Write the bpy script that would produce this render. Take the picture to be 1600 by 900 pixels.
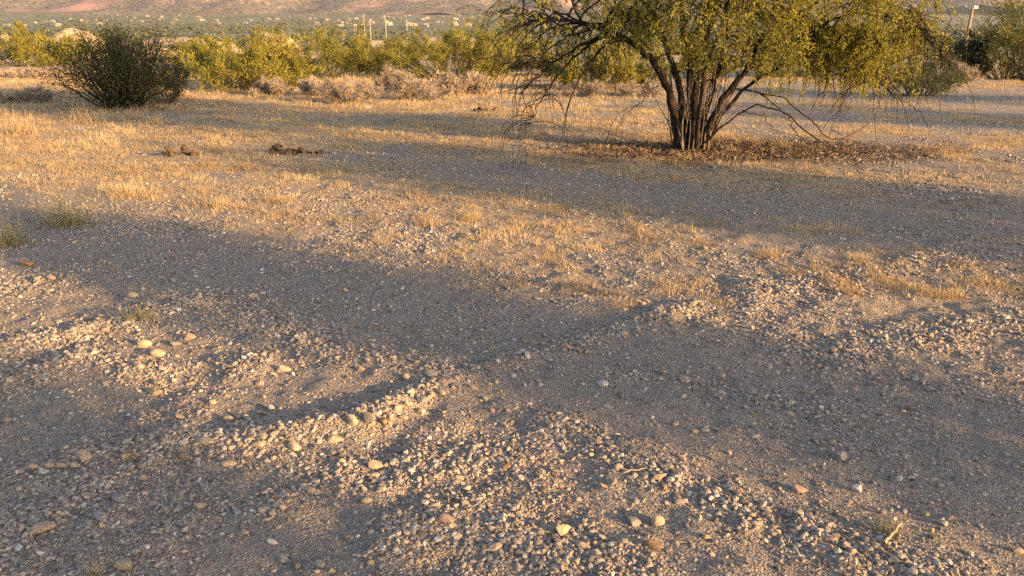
import bpy, math
import numpy as np
from mathutils import Vector

SC = bpy.context.scene
for o in list(bpy.data.objects):
    bpy.data.objects.remove(o)
COL = SC.collection
RNG = np.random.default_rng(7)

# ------------------------------------------------------------------ camera
CAMH = 1.6
FPX = 1164.0                      # focal length in pixels of the 1600 px wide photograph
PITCH = math.radians(18.5)
cam_d = bpy.data.cameras.new('camera')
cam = bpy.data.objects.new('camera', cam_d)
COL.objects.link(cam)
cam_d.sensor_width = 36.0
cam_d.lens = 36.0 * FPX / 1600.0
cam_d.clip_start = 0.05
cam_d.clip_end = 40000
cam.location = (0, 0, CAMH)
cam.rotation_euler = (math.pi / 2 - PITCH, 0, 0)
SC.camera = cam

# ------------------------------------------------------------------ light
SUN_EL = math.radians(10.5)
SUN_H = np.array([0.855, -0.518])
SUN_H = SUN_H / np.linalg.norm(SUN_H)
SHD = np.array([-SUN_H[0], SUN_H[1] * -1])      # direction in which shadows fall
SHN = np.array([-SUN_H[1], SUN_H[0]])           # across the shadows
sun_dir = Vector((SUN_H[0] * math.cos(SUN_EL), SUN_H[1] * math.cos(SUN_EL), math.sin(SUN_EL)))
sl = bpy.data.lights.new('sun', 'SUN')
sl.energy = 5.0
sl.angle = math.radians(0.55)
sl.color = (1.0, 0.615, 0.27)
so = bpy.data.objects.new('sun', sl)
so.rotation_euler = sun_dir.to_track_quat('Z', 'Y').to_euler()
so.location = (10, -6, 30)
COL.objects.link(so)

W = bpy.data.worlds.new('World')
SC.world = W
W.use_nodes = True
wt = W.node_tree
sky = wt.nodes.new('ShaderNodeTexSky')
sky.sky_type = 'NISHITA'
sky.sun_disc = False
sky.sun_elevation = SUN_EL
sky.sun_rotation = math.atan2(SUN_H[0], SUN_H[1])
sky.altitude = 700
sky.air_density = 0.8
sky.dust_density = 2.2
sky.ozone_density = 0.6
bg = wt.nodes['Background']
bg.inputs['Strength'].default_value = 0.098
wt.links.new(sky.outputs[0], bg.inputs['Color'])

vs = SC.view_settings
vs.view_transform = 'Standard'
vs.look = 'None'
vs.exposure = 2.3
vs.gamma = 1.0
vs.use_curve_mapping = False
SC.cycles.use_denoising = False
SC.cycles.max_bounces = 6
SC.cycles.sample_clamp_indirect = 4.0
SC.cycles.diffuse_bounces = 3
SC.cycles.transmission_bounces = 3
SC.cycles.volume_bounces = 0

# ------------------------------------------------------------------ noise and geometry helpers
def _hash(ix, iy, seed):
    h = (ix.astype(np.int64) * 374761393 + iy.astype(np.int64) * 668265263 + seed * 1442695041) & 0x7fffffff
    h = ((h ^ (h >> 13)) * 1274126177) & 0x7fffffff
    return ((h ^ (h >> 16)) & 0xffff) / 65535.0

def vnoise(x, y, seed=0):
    ix = np.floor(x); iy = np.floor(y)
    fx = x - ix; fy = y - iy
    fx = fx * fx * fx * (fx * (fx * 6 - 15) + 10); fy = fy * fy * fy * (fy * (fy * 6 - 15) + 10)
    a = _hash(ix, iy, seed); b = _hash(ix + 1, iy, seed)
    c = _hash(ix, iy + 1, seed); d = _hash(ix + 1, iy + 1, seed)
    return (a + (b - a) * fx) * (1 - fy) + (c + (d - c) * fx) * fy - 0.5

def fbm(x, y, oct=4, seed=0):
    s = 0; a = 1.0
    for k in range(oct):
        s = s + a * vnoise(x, y, seed + k * 17)
        c, sn = 0.8, 0.6
        x, y = (c * x - sn * y) * 2.03 + 5.1, (sn * x + c * y) * 2.03 - 3.7
        a *= 0.5
    return s

def sstep(a, b, v):
    t = np.clip((v - a) / (b - a), 0, 1)
    return t * t * (3 - 2 * t)

def ray(px, py):
    a = (px - 800) / FPX; b = (450 - py) / FPX
    return np.array([a, math.cos(PITCH) + b * math.sin(PITCH), -math.sin(PITCH) + b * math.cos(PITCH)])

def flat(px, py):
    d = ray(px, py)
    return d[:2] * (CAMH / -d[2])

def on_plane(px, py, Y):
    d = ray(px, py)
    return np.array([0, 0, CAMH]) + d * (Y / d[1])

def poly_dist(x, y, pts):
    best = np.full(np.shape(x), 1e9)
    for (x0, y0), (x1, y1) in zip(pts[:-1], pts[1:]):
        dx, dy = x1 - x0, y1 - y0
        t = np.clip(((x - x0) * dx + (y - y0) * dy) / (dx * dx + dy * dy), 0, 1)
        best = np.minimum(best, np.hypot(x - x0 - t * dx, y - y0 - t * dy))
    return best

def img(pts):
    return [tuple(flat(*p)) for p in pts]

BERMS = [  # (line of the berm, half width, height)
    (img([(240, 700), (420, 690), (560, 662), (650, 622), (720, 588), (800, 560), (900, 535), (1000, 502), (1080, 484)]), 0.11, 0.05),
    (img([(1170, 462), (1290, 440), (1400, 416), (1500, 402)]), 0.2, 0.045),
    (img([(1270, 552), (1370, 536), (1460, 522), (1600, 498)]), 0.17, 0.05),
    (img([(890, 672), (960, 712), (1040, 748), (1160, 800), (1300, 850), (1440, 900)]), 0.13, 0.035),
    (img([(0, 545), (120, 520), (200, 505), (300, 470)]), 0.18, 0.05),
    (img([(0, 600), (130, 560), (260, 590), (400, 565)]), 0.16, 0.035),
    (img([(0, 850), (60, 812), (180, 742), (240, 700)]), 0.09, 0.025),
    (img([(40, 735), (130, 712), (230, 690)]), 0.08, 0.02),
    (img([(430, 790), (560, 745), (700, 725), (800, 720)]), 0.16, 0.035),
    (img([(620, 830), (720, 815), (820, 850), (930, 885)]), 0.15, 0.03),
    (img([(420, 498), (520, 560), (640, 570), (700, 575)]), 0.14, 0.025),
    (img([(960, 575), (1070, 590), (1180, 610), (1300, 640)]), 0.10, 0.018),
]
TRACKS = [  # smooth, bare wheel tracks
    (img([(1600, 690), (1300, 640), (1050, 570), (880, 520), (700, 500), (560, 470), (380, 415), (200, 385)]), 0.42, 0.025),
    (img([(1600, 800), (1420, 760), (1250, 715), (1060, 640), (900, 600), (780, 590)]), 0.30, 0.02),
    (img([(300, 900), (420, 850), (480, 830)]), 0.22, 0.015),
    (img([(0, 700), (140, 650), (300, 590)]), 0.16, 0.02),
    (img([(1120, 152), (1300, 152), (1700, 148)]), 2.6, 0.01),
    (img([(1150, 186), (1400, 192), (1700, 205)]), .8, 0.01),
    (img([(1700, 350), (1400, 335), (1100, 310), (900, 290), (700, 262), (500, 240)]), 0.75, 0.02),
]

def berm_field(x, y):
    m = np.zeros(np.shape(x)); h = np.zeros(np.shape(x))
    for k, (pts, w, a) in enumerate(BERMS):
        a = a if k == 0 else a * .62
        wob = 1 + 0.5 * vnoise(x * 5, y * 5, 91)
        d = poly_dist(x, y, pts) / (w * wob)
        g = np.exp(-d * d)
        m = np.maximum(m, g); h = np.maximum(h, g * a * .72 * (0.75 + 0.9 * vnoise(x * 3.1, y * 3.1, 44)))
    return m, h

def track_field(x, y):
    m = np.zeros(np.shape(x)); h = np.zeros(np.shape(x))
    for pts, w, a in TRACKS:
        d = poly_dist(x, y, pts) / w
        g = np.exp(-d ** 4)
        m = np.maximum(m, g); h = np.maximum(h, g * a)
    return m, h

def ground_base(x, y):
    """large form only: the plain, then the slope up to the mountains"""
    e = np.clip(y - 120, 0, None)
    return e * 0.014 + (e / 1000) ** 2 * 8 + 0.25 * fbm(x / 14 + 3, y / 14, 2, 5) * sstep(16, 40, np.abs(y) + np.abs(x) * .3)

def ground_z(x, y, fine=True):
    x = np.asarray(x, float); y = np.asarray(y, float)
    z = ground_base(x, y)
    near = 1 - sstep(14, 40, np.hypot(x, y))
    bm, bh = berm_field(x, y)
    tm, th = track_field(x, y)
    calm = 1 - 0.75 * tm
    z = z + near * (bh - th)
    z = z + near * calm * (0.016 * fbm(x / 1.5, y / 1.5, 2, 11) + 0.013 * fbm(x / 0.42, y / 0.42, 2, 23)) + (1 - near) * 0.12 * fbm(x / 2.2, y / 2.2, 2, 12) * sstep(4000, 40, np.abs(y))
    if fine:
        z = z + near * (0.35 + 0.65 * calm) * 0.022 * fbm(x / 0.13, y / 0.13, 3, 37)
    return z

def hit(px, py):
    """where the sight line of a pixel meets the ground"""
    d = ray(px, py)
    z = 0.0
    for _ in range(8):
        t = (CAMH - z) / -d[2]
        z = float(ground_z(d[0] * t, d[1] * t))
    return np.array([d[0] * t, d[1] * t, z])

def mesh_np(name, V, faces, mat, smooth=True, attrs=None):
    me = bpy.data.meshes.new(name)
    V = np.ascontiguousarray(V, np.float32)
    me.vertices.add(len(V)); me.vertices.foreach_set('co', V.ravel())
    if isinstance(faces, np.ndarray):
        faces = [faces]
    faces = [np.asarray(f, np.int32) for f in faces if len(f)]
    nl = sum(f.size for f in faces); nf = sum(len(f) for f in faces)
    me.loops.add(nl); me.loops.foreach_set('vertex_index', np.concatenate([f.ravel() for f in faces]))
    me.polygons.add(nf)
    tot = np.concatenate([np.full(len(f), f.shape[1], np.int32) for f in faces])
    st = np.concatenate([[0], np.cumsum(tot)[:-1]]).astype(np.int32)
    me.polygons.foreach_set('loop_start', st)
    me.polygons.foreach_set('loop_total', tot)
    me.polygons.foreach_set('use_smooth', np.full(nf, smooth, bool))
    for k, v in (attrs or {}).items():
        at = me.attributes.new(k, 'FLOAT', 'POINT')
        at.data.foreach_set('value', np.ascontiguousarray(v, np.float32))
    me.update(calc_edges=True)
    if mat is not None:
        me.materials.append(mat)
    return me

def link(name, me, parent=None, label=None, cat=None, group=None, kind=None):
    o = bpy.data.objects.new(name, me)
    COL.objects.link(o)
    if parent is not None:
        o.parent = parent
    if label: o['label'] = label
    if cat: o['category'] = cat
    if group: o['group'] = group
    if kind: o['kind'] = kind
    return o

def empty(name, loc, label, cat, group=None):
    o = link(name, None, None, label, cat, group)
    o.location = tuple(float(v) for v in loc)
    return o

def tubes(lines, sides=6):
    """lines: list of (points N x 3, radii N) -> vertices, quads"""
    VV, FF, off = [], [], 0
    ang = np.linspace(0, 2 * np.pi, sides, endpoint=False)
    for P, R in lines:
        P = np.asarray(P, float); R = np.asarray(R, float); n = len(P)
        T = np.gradient(P, axis=0); T /= np.linalg.norm(T, axis=1)[:, None] + 1e-9
        ref = np.array([0.31, 0.94, 0.13]) if abs(T[0][2]) > .6 else np.array([0.1, 0.2, 0.97])
        A = np.cross(T, ref); A /= np.linalg.norm(A, axis=1)[:, None] + 1e-9
        B = np.cross(T, A)
        ring = P[:, None] + R[:, None, None] * (np.cos(ang)[None, :, None] * A[:, None] + np.sin(ang)[None, :, None] * B[:, None])
        VV.append(ring.reshape(-1, 3))
        i = np.arange(n - 1)[:, None] * sides; j = np.arange(sides)[None]; jn = (j + 1) % sides
        FF.append(np.stack([i + j, i + jn, i + sides + jn, i + sides + j], -1).reshape(-1, 4) + off)
        off += n * sides
    return np.concatenate(VV), np.concatenate(FF)

def smooth_line(P, n, rng=None, jit=0.0):
    P = np.asarray(P, float)
    s = np.concatenate([[0], np.cumsum(np.linalg.norm(np.diff(P, axis=0), axis=1))])
    t = np.linspace(0, s[-1], n)
    Q = np.stack([np.interp(t, s, P[:, k]) for k in range(3)], 1)
    for _ in range(2):
        Q[1:-1] = 0.25 * Q[:-2] + 0.5 * Q[1:-1] + 0.25 * Q[2:]
    if rng is not None and jit:
        Q[1:-1] += rng.normal(0, jit, (n - 2, 3))
    return Q

def unit(v):
    return v / (np.linalg.norm(v, axis=-1, keepdims=True) + 1e-9)

def leaves(pos, direc, ln, wd, rng):
    """one slim four-sided leaf per position; direc is its long axis"""
    n = len(pos)
    side = unit(np.cross(direc, rng.normal(0, 1, (n, 3))))
    L = (ln * rng.uniform(.65, 1.35, n))[:, None]; Wd = (wd * rng.uniform(.7, 1.3, n))[:, None]
    nrm = np.cross(direc, side)
    mid = pos + direc * L * .45 + nrm * L * .06
    V = np.stack([pos, mid + side * Wd * .5, pos + direc * L, mid - side * Wd * .5], 1).reshape(-1, 3)
    F = np.arange(4 * n, dtype=np.int32).reshape(-1, 4)
    return V, F

# ------------------------------------------------------------------ materials
def mat_new(name):
    m = bpy.data.materials.new(name); m.use_nodes = True
    nt = m.node_tree
    return m, nt, nt.nodes['Principled BSDF']

def nd(nt, t, **kw):
    n = nt.nodes.new(t)
    for k, v in kw.items():
        if k in n.inputs:
            n.inputs[k].default_value = v
        else:
            setattr(n, k, v)
    return n

def ramp(nt, stops, fac=None):
    r = nt.nodes.new('ShaderNodeValToRGB')
    e = r.color_ramp.elements
    while len(e) < len(stops):
        e.new(0.5)
    for i, (p, c) in enumerate(stops):
        e[i].position = p
        e[i].color = (*c, 1) if len(c) == 3 else c
    if fac is not None:
        nt.links.new(fac, r.inputs[0])
    return r

def mixc(nt, fac, a, b, blend='MIX'):
    m = nt.nodes.new('ShaderNodeMix'); m.data_type = 'RGBA'; m.blend_type = blend
    if hasattr(fac, 'is_output') or isinstance(fac, bpy.types.NodeSocket): nt.links.new(fac, m.inputs[0])
    else: m.inputs[0].default_value = fac
    for s, v in ((m.inputs[6], a), (m.inputs[7], b)):
        if isinstance(v, bpy.types.NodeSocket): nt.links.new(v, s)
        else: s.default_value = (*v, 1)
    return m.outputs[2]

def geo_pos(nt):
    return nt.nodes.new('ShaderNodeNewGeometry').outputs['Position']

def noise_n(nt, vec, scale, detail=4, rough=.55):
    n = nd(nt, 'ShaderNodeTexNoise', Scale=scale, Detail=detail, Roughness=rough)
    nt.links.new(vec, n.inputs['Vector'])
    return n.outputs['Fac']

def attr(nt, name, typ='GEOMETRY'):
    a = nt.nodes.new('ShaderNodeAttribute'); a.attribute_name = name; a.attribute_type = typ
    return a

def ground_material():
    m, nt, b = mat_new('desert_soil')
    pos = geo_pos(nt)
    big = noise_n(nt, pos, 0.9, 5, .6)
    fine = noise_n(nt, pos, 38, 5, .7)
    soil = ramp(nt, [(.3, (.175, .155, .140)), (.5, (.225, .198, .174)), (.72, (.285, .242, .205))], big).outputs[0]
    soil = mixc(nt, .45, soil, ramp(nt, [(.32, (.09, .075, .062)), (.5, (.29, .237, .188)), (.68, (.52, .43, .34))], fine).outputs[0])
    # grit: small stones of slightly different colours
    v1 = nd(nt, 'ShaderNodeTexVoronoi', Scale=95.0); nt.links.new(pos, v1.inputs['Vector'])
    v2 = nd(nt, 'ShaderNodeTexVoronoi', Scale=210.0); nt.links.new(pos, v2.inputs['Vector'])
    sep = nt.nodes.new('ShaderNodeSeparateColor'); nt.links.new(v1.outputs['Color'], sep.inputs[0])
    grit = ramp(nt, [(0, (.09, .076, .066)), (.35, (.22, .18, .145)), (.7, (.38, .30, .235)), (.93, (.44, .37, .30)), (1, (.66, .59, .5))], sep.outputs[0]).outputs[0]
    sep2 = nt.nodes.new('ShaderNodeSeparateColor'); nt.links.new(v2.outputs['Color'], sep2.inputs[0])
    soil = mixc(nt, .55, soil, ramp(nt, [(0, (.06, .052, .046)), (.3, (.18, .15, .125)), (.75, (.32, .265, .22)), (.94, (.42, .36, .30)), (1, (.75, .68, .60))], sep2.outputs[1]).outputs[0])
    gm = attr(nt, 'gravel')
    gfac = nd(nt, 'ShaderNodeMath', operation='MULTIPLY'); nt.links.new(gm.outputs['Fac'], gfac.inputs[0]); gfac.inputs[1].default_value = .9
    base = mixc(nt, gfac.outputs[0], soil, grit)
    # dry grass thatch and litter
    straw = ramp(nt, [(.3, (.16, .11, .065)), (.5, (.42, .30, .17)), (.72, (.55, .41, .24))], noise_n(nt, pos, 16, 6, .75)).outputs[0]
    base = mixc(nt, attr(nt, 'thatch').outputs['Fac'], base, straw)
    lit = ramp(nt, [(.3, (.04, .029, .02)), (.55, (.10, .066, .043)), (.75, (.25, .175, .115))], noise_n(nt, pos, 22, 6, .8)).outputs[0]
    base = mixc(nt, attr(nt, 'litter').outputs['Fac'], base, lit)
    # far plain and slope: scrub, pale wash, red soil
    fs = ramp(nt, [(.36, (.050, .060, .032)), (.48, (.11, .11, .06)), (.56, (.22, .18, .115)), (.66, (.32, .25, .175))], noise_n(nt, pos, .035, 8, .75)).outputs[0]
    base = mixc(nt, attr(nt, 'far').outputs['Fac'], base, fs)
    nt.links.new(base, b.inputs['Base Color'])
    b.inputs['Roughness'].default_value = .95
    b.inputs['Specular IOR Level'].default_value = .15
    add = nd(nt, 'ShaderNodeMath', operation='ADD')
    s1 = nd(nt, 'ShaderNodeMath', operation='MULTIPLY'); nt.links.new(v1.outputs['Distance'], s1.inputs[0]); s1.inputs[1].default_value = -.9
    s2 = nd(nt, 'ShaderNodeMath', operation='MULTIPLY'); nt.links.new(v2.outputs['Distance'], s2.inputs[0]); s2.inputs[1].default_value = -.45
    nt.links.new(s1.outputs[0], add.inputs[0]); nt.links.new(s2.outputs[0], add.inputs[1])
    add2 = nd(nt, 'ShaderNodeMath', operation='ADD'); nt.links.new(add.outputs[0], add2.inputs[0]); nt.links.new(fine, add2.inputs[1])
    bp = nd(nt, 'ShaderNodeBump', Strength=1.0, Distance=.014); nt.links.new(add2.outputs[0], bp.inputs['Height'])
    nt.links.new(bp.outputs[0], b.inputs['Normal'])
    return m

def stone_material(name, src):
    """src 'object': colour from the object's own colour; 'gravel': from an attribute of the scattered points"""
    m, nt, b = mat_new(name)
    tc = nt.nodes.new('ShaderNodeTexCoord')
    nz = noise_n(nt, tc.outputs['Object'], 2.2, 6, .65)
    if src == 'object':
        oi = nt.nodes.new('ShaderNodeObjectInfo'); c = oi.outputs['Color']
    else:
        a = attr(nt, 'tint', 'INSTANCER')
        c = ramp(nt, [(0, (.09, .081, .075)), (.3, (.185, .162, .142)), (.55, (.29, .238, .195)), (.8, (.38, .305, .235)), (.93, (.34, .32, .29)), (1, (.54, .485, .42))], a.outputs['Fac']).outputs[0]
    dark = mixc(nt, 1.0, c, ramp(nt, [(.25, (.55, .53, .52)), (.5, (.95, .94, .93)), (.75, (1.2, 1.17, 1.12))], nz).outputs[0], 'MULTIPLY')
    nt.links.new(dark, b.inputs['Base Color'])
    b.inputs['Roughness'].default_value = .9
    b.inputs['Specular IOR Level'].default_value = .2
    bp = nd(nt, 'ShaderNodeBump', Strength=.22, Distance=.2); nt.links.new(noise_n(nt, tc.outputs['Object'], 5, 6, .7), bp.inputs['Height'])
    nt.links.new(bp.outputs[0], b.inputs['Normal'])
    return m

def leaf_material(name, stops, trans=.35):
    m, nt, b = mat_new(name)
    c = ramp(nt, stops, attr(nt, 'tint').outputs['Fac']).outputs[0]
    nt.links.new(c, b.inputs['Base Color'])
    b.inputs['Roughness'].default_value = .6
    b.inputs['Specular IOR Level'].default_value = .25
    tr = nt.nodes.new('ShaderNodeBsdfTranslucent'); nt.links.new(c, tr.inputs['Color'])
    mx = nt.nodes.new('ShaderNodeMixShader'); mx.inputs[0].default_value = trans
    nt.links.new(b.outputs[0], mx.inputs[1]); nt.links.new(tr.outputs[0], mx.inputs[2])
    nt.links.new(mx.outputs[0], nt.nodes['Material Output'].inputs[0])
    return m

def rough_material(name, stops, scale, bump=.5, dist=.02, stretch=None):
    m, nt, b = mat_new(name)
    vec = geo_pos(nt)
    if stretch:
        mp = nt.nodes.new('ShaderNodeMapping'); mp.inputs['Scale'].default_value = stretch
        nt.links.new(vec, mp.inputs['Vector']); vec = mp.outputs[0]
    f = noise_n(nt, vec, scale, 7, .68)
    nt.links.new(ramp(nt, stops, f).outputs[0], b.inputs['Base Color'])
    b.inputs['Roughness'].default_value = .92
    b.inputs['Specular IOR Level'].default_value = .15
    bp = nd(nt, 'ShaderNodeBump', Strength=bump, Distance=dist); nt.links.new(f, bp.inputs['Height'])
    nt.links.new(bp.outputs[0], b.inputs['Normal'])
    return m

M = {}
M['ground'] = ground_material()
M['stone'] = stone_material('weathered_stone', 'object')
M['gravel'] = stone_material('gravel_stone', 'gravel')
M['tree_leaf'] = leaf_material('mesquite_leaf', [(0, (.070, .074, .015)), (.4, (.21, .202, .032)), (.75, (.36, .315, .045)), (1, (.46, .37, .055))], .45)
M['green_leaf'] = leaf_material('palo_verde_leaf', [(0, (.070, .071, .016)), (.4, (.180, .168, .030)), (.8, (.275, .240, .043)), (1, (.34, .28, .058))], .35)
M['dark_leaf'] = leaf_material('creosote_leaf', [(0, (.022, .026, .009)), (.5, (.052, .054, .016)), (1, (.11, .09, .024))], .25)
M['ever_leaf'] = leaf_material('evergreen_leaf', [(0, (.016, .022, .012)), (.6, (.035, .045, .020)), (1, (.07, .075, .03))], .2)
M['far_leaf'] = leaf_material('far_scrub_leaf', [(0, (.035, .045, .024)), (.5, (.070, .078, .038)), (1, (.12, .115, .055))], .15)
M['brush'] = leaf_material('dead_brush', [(0, (.13, .105, .085)), (.5, (.30, .24, .18)), (1, (.48, .38, .28))], .15)
M['straw'] = leaf_material('dry_grass', [(0, (.17, .12, .07)), (.5, (.39, .28, .15)), (.85, (.52, .39, .22)), (1, (.60, .49, .31))], .3)
M['green_straw'] = leaf_material('dull_green_grass', [(0, (.13, .12, .06)), (.5, (.24, .21, .10)), (1, (.40, .32, .16))], .3)
M['bark'] = rough_material('mesquite_bark', [(.3, (.008, .006, .005)), (.5, (.021, .015, .011)), (.7, (.075, .047, .031))], 26, .9, .02, (1, 1, .25))
M['twig'] = rough_material('grey_twig', [(.3, (.06, .046, .036)), (.6, (.16, .125, .095)), (.8, (.30, .25, .20))], 14)
M['deadwood'] = rough_material('weathered_wood', [(.3, (.03, .022, .016)), (.55, (.085, .058, .037)), (.75, (.18, .12, .075))], 20, .9, .02)
M['stick'] = rough_material('pale_stick', [(.3, (.20, .15, .10)), (.7, (.42, .33, .23))], 40)
M['mountain'] = None

# ------------------------------------------------------------------ ground sheet
def axis_steps(a, b, step, grow, lim):
    mid = list(np.arange(a, b + 1e-6, step))
    up = []; s = step; v = b
    while v < lim[1]:
        s *= grow; v += s; up.append(v)
    dn = []; s = step; v = a
    while v > lim[0]:
        s *= grow; v -= s; dn.append(v)
    return np.array(dn[::-1] + mid + up)

gx = axis_steps(-3.0, 3.0, .024, 1.058, (-9000, 9000))
gy = axis_steps(1.5, 5.4, .024, 1.046, (1.0, 9000))
back = []; s = .06; v = gy[0]
while v > -2500:
    s *= 1.14; v -= s; back.append(v)
gy = np.concatenate([back[::-1], gy])
GX, GY = np.meshgrid(gx, gy)
GZ = ground_z(GX, GY)

SH_TREE = np.array([2.71, 11.33])
def thatch_mask(x, y):
    """where the dry grass grows"""
    u = x * SHN[0] + y * SHN[1]
    tm, _ = track_field(x, y)
    left = sstep(5.5, -1.5, x)
    m = sstep(3.6, 5.2, u) * (0.45 + 0.7 * left) + sstep(9, 13, y) * .8
    m = m * (1 - .85 * tm)
    n = fbm(x / .9, y / .9, 4, 61)
    return np.clip(m, 0, 1) * sstep(-.38, .08, n + (left - .5) * .42) * (1 - sstep(200, 500, y))

def litter_mask(x, y):
    d = np.hypot((x - SH_TREE[0] - .7) / 3.3, (y - SH_TREE[1] - .1) / 1.5)
    return sstep(1.35, .25, d + .5 * fbm(x / .6, y / .6, 3, 71))

def gravel_mask(x, y):
    bm, _ = berm_field(x, y); tm, _ = track_field(x, y)
    n = fbm(x / .7, y / .7, 4, 83)
    return np.clip((.33 + .68 * n + .5 * bm) * (1 - .5 * tm), .12, 1)

fm = sstep(70, 200, GY + np.abs(GX) * .2)
me = mesh_np('ground', np.stack([GX, GY, GZ], -1).reshape(-1, 3),
             (lambda n, k: (np.arange(n - 1)[:, None] * k + np.arange(k - 1)[None])[..., None] + np.array([0, 1, k + 1, k]))(len(gy), len(gx)).reshape(-1, 4),
             M['ground'], True,
             {'thatch': (thatch_mask(GX, GY) * (.45 + .47 * sstep(6, 10, GY))).ravel(), 'litter': litter_mask(GX, GY).ravel(),
              'gravel': gravel_mask(GX, GY).ravel(), 'far': fm.ravel()})
link('ground', me, kind='structure')

# ------------------------------------------------------------------ mountains
def mountain_material(name, scrub, rock, red):
    m, nt, b = mat_new(name)
    pos = geo_pos(nt)
    n1 = noise_n(nt, pos, .09, 9, .85)
    c = ramp(nt, [(.46, tuple(.45 * q for q in scrub)), (.49, scrub), (.52, tuple(.5 * (a + q) for a, q in zip(scrub, rock))), (.57, rock)], n1).outputs[0]
    n2 = noise_n(nt, pos, .0032, 5, .6)
    c = mixc(nt, ramp(nt, [(.52, (0, 0, 0)), (.64, (.8, .8, .8))], n2).outputs[0], c, mixc(nt, n1, red, rock))
    nt.links.new(c, b.inputs['Base Color'])
    b.inputs['Roughness'].default_value = 1
    b.inputs['Specular IOR Level'].default_value = .05
    bp = nd(nt, 'ShaderNodeBump', Strength=.7, Distance=6.0); nt.links.new(noise_n(nt, pos, .02, 8, .7), bp.inputs['Height'])
    nt.links.new(bp.outputs[0], b.inputs['Normal'])
    return m

M['mountain'] = mountain_material('desert_mountain', (.085, .088, .055), (.25, .17, .145), (.36, .175, .135))
M['far_mountain'] = mountain_material('bare_far_mountain', (.08, .085, .08), (.14, .13, .125), (.16, .13, .12))

def ridged(x, y, seed, oct=5):
    s = 0; a = 1.0
    for k in range(oct):
        s = s + a * (1 - 2 * np.abs(vnoise(x, y, seed + 13 * k)) * 1.6)
        x, y = (.8 * x - .6 * y) * 2.1 + 7, (.6 * x + .8 * y) * 2.1 - 2
        a *= .48
    return s

mx_ = np.concatenate([np.linspace(-5200, -2500, 50), np.linspace(-2480, 2700, 220), np.linspace(2750, 5200, 50)])
my_ = np.concatenate([np.linspace(2200, 3600, 110), np.linspace(3620, 5600, 60)])
MX, MY = np.meshgrid(mx_, my_)
e = np.clip(MY - 2260, 0, None)
rd = ridged(MX / 900, MY / 1100, 301)
prof = .045 * e + .00020 * e ** 2
prof = 620 * (1 - np.exp(-prof / 620))
bear = MX / MY
gap = 1 - .97 * sstep(.535, .57, bear) * sstep(.80, .72, bear) - .75 * sstep(.19, .215, bear) * sstep(.27, .235, bear) * sstep(2500, 3000, MY)
MZ = ground_base(MX, MY) - 2.5 + prof * np.clip(.35 + .62 * rd, .1, 3) * np.clip(gap, 0, 1) + 26 * fbm(MX / 170, MY / 190, 4, 77) + 34 * (ridged(MX / 330, MY / 520, 91, 3) - .6) * sstep(0, 500, e)
# a small lit hill in the gap on the right
MZ += 118 * np.exp(-((bear - .600) / .052) ** 2 - ((MY - 2750) / 420) ** 2) * (1 + .5 * fbm(MX / 200, MY / 260, 3, 78))
grid_f = lambda n, k: ((np.arange(n - 1)[:, None] * k + np.arange(k - 1)[None])[..., None] + np.array([0, 1, k + 1, k])).reshape(-1, 4)
link('mountain', mesh_np('mountain', np.stack([MX, MY, MZ], -1).reshape(-1, 3), grid_f(len(my_), len(mx_)), M['mountain']), kind='structure')
FXX, FYY = np.meshgrid(np.linspace(-8500, 8500, 170), np.linspace(6000, 8800, 40))
FZ = 60 + 760 * np.clip(ridged(FXX / 2600, FYY / 1900, 402) * .5 + .25, .05, 2) * np.sin(np.clip((FYY - 6000) / 2800, 0, 1) * np.pi) ** .7
link('far_mountain', mesh_np('far_mountain', np.stack([FXX, FYY, FZ], -1).reshape(-1, 3), grid_f(40, 170), M['far_mountain']), kind='structure')

# pale heaps of bare earth beyond the bushes
M['bare_earth'] = rough_material('bare_earth', [(.3, (.30, .215, .13)), (.7, (.42, .31, .20))], 3, .6, .1)
for px0, px1, ytop, Y, lab in ((-40, 185, 54, 75, 'd'), (150, 400, 57, 78, 'd'), (385, 470, 57, 80, 'd'), (640, 780, 58, 85, 'd')):
    x0 = on_plane(px0, 60, Y)[0]; x1 = on_plane(px1, 60, Y)[0]; zt = on_plane(400, ytop, Y)[2]
    xs = np.linspace(x0, x1, 40); ys = np.linspace(Y - 5, Y + 5, 16)
    XX, YY = np.meshgrid(xs, ys)
    s = np.sin(np.linspace(0, np.pi, 40))[None] ** .4 * np.sin(np.linspace(0, np.pi, 16))[:, None] ** .8
    ZZ = ground_base(XX, YY) - .25 + (zt + .35) * s * (1 + .5 * fbm(XX / 3, YY / 3, 3, int(px0)))
    link('dirt_mound', mesh_np('dirt_mound', np.stack([XX, YY, ZZ], -1).reshape(-1, 3), grid_f(16, 40), M['bare_earth']), kind='structure')

# ------------------------------------------------------------------ plants
def clump_tint(pos, rng, scale=.35, seed=0):
    n = fbm(pos[:, 0] / scale + pos[:, 2] * 1.7, pos[:, 1] / scale - pos[:, 2] / scale, 2, seed)
    return np.clip(.5 + .55 * n + rng.normal(0, .17, len(pos)), 0, 1)

def branch(p, d, L, n, droop, rng, wob=.16):
    P = [np.array(p)]; d = unit(np.array(d, float))
    for k in range(n):
        d = unit(d + rng.normal(0, wob, 3) + np.array([0, 0, -droop * (k + .5) / n]))
        P.append(P[-1] + d * L / n)
    return np.array(P)

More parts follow.
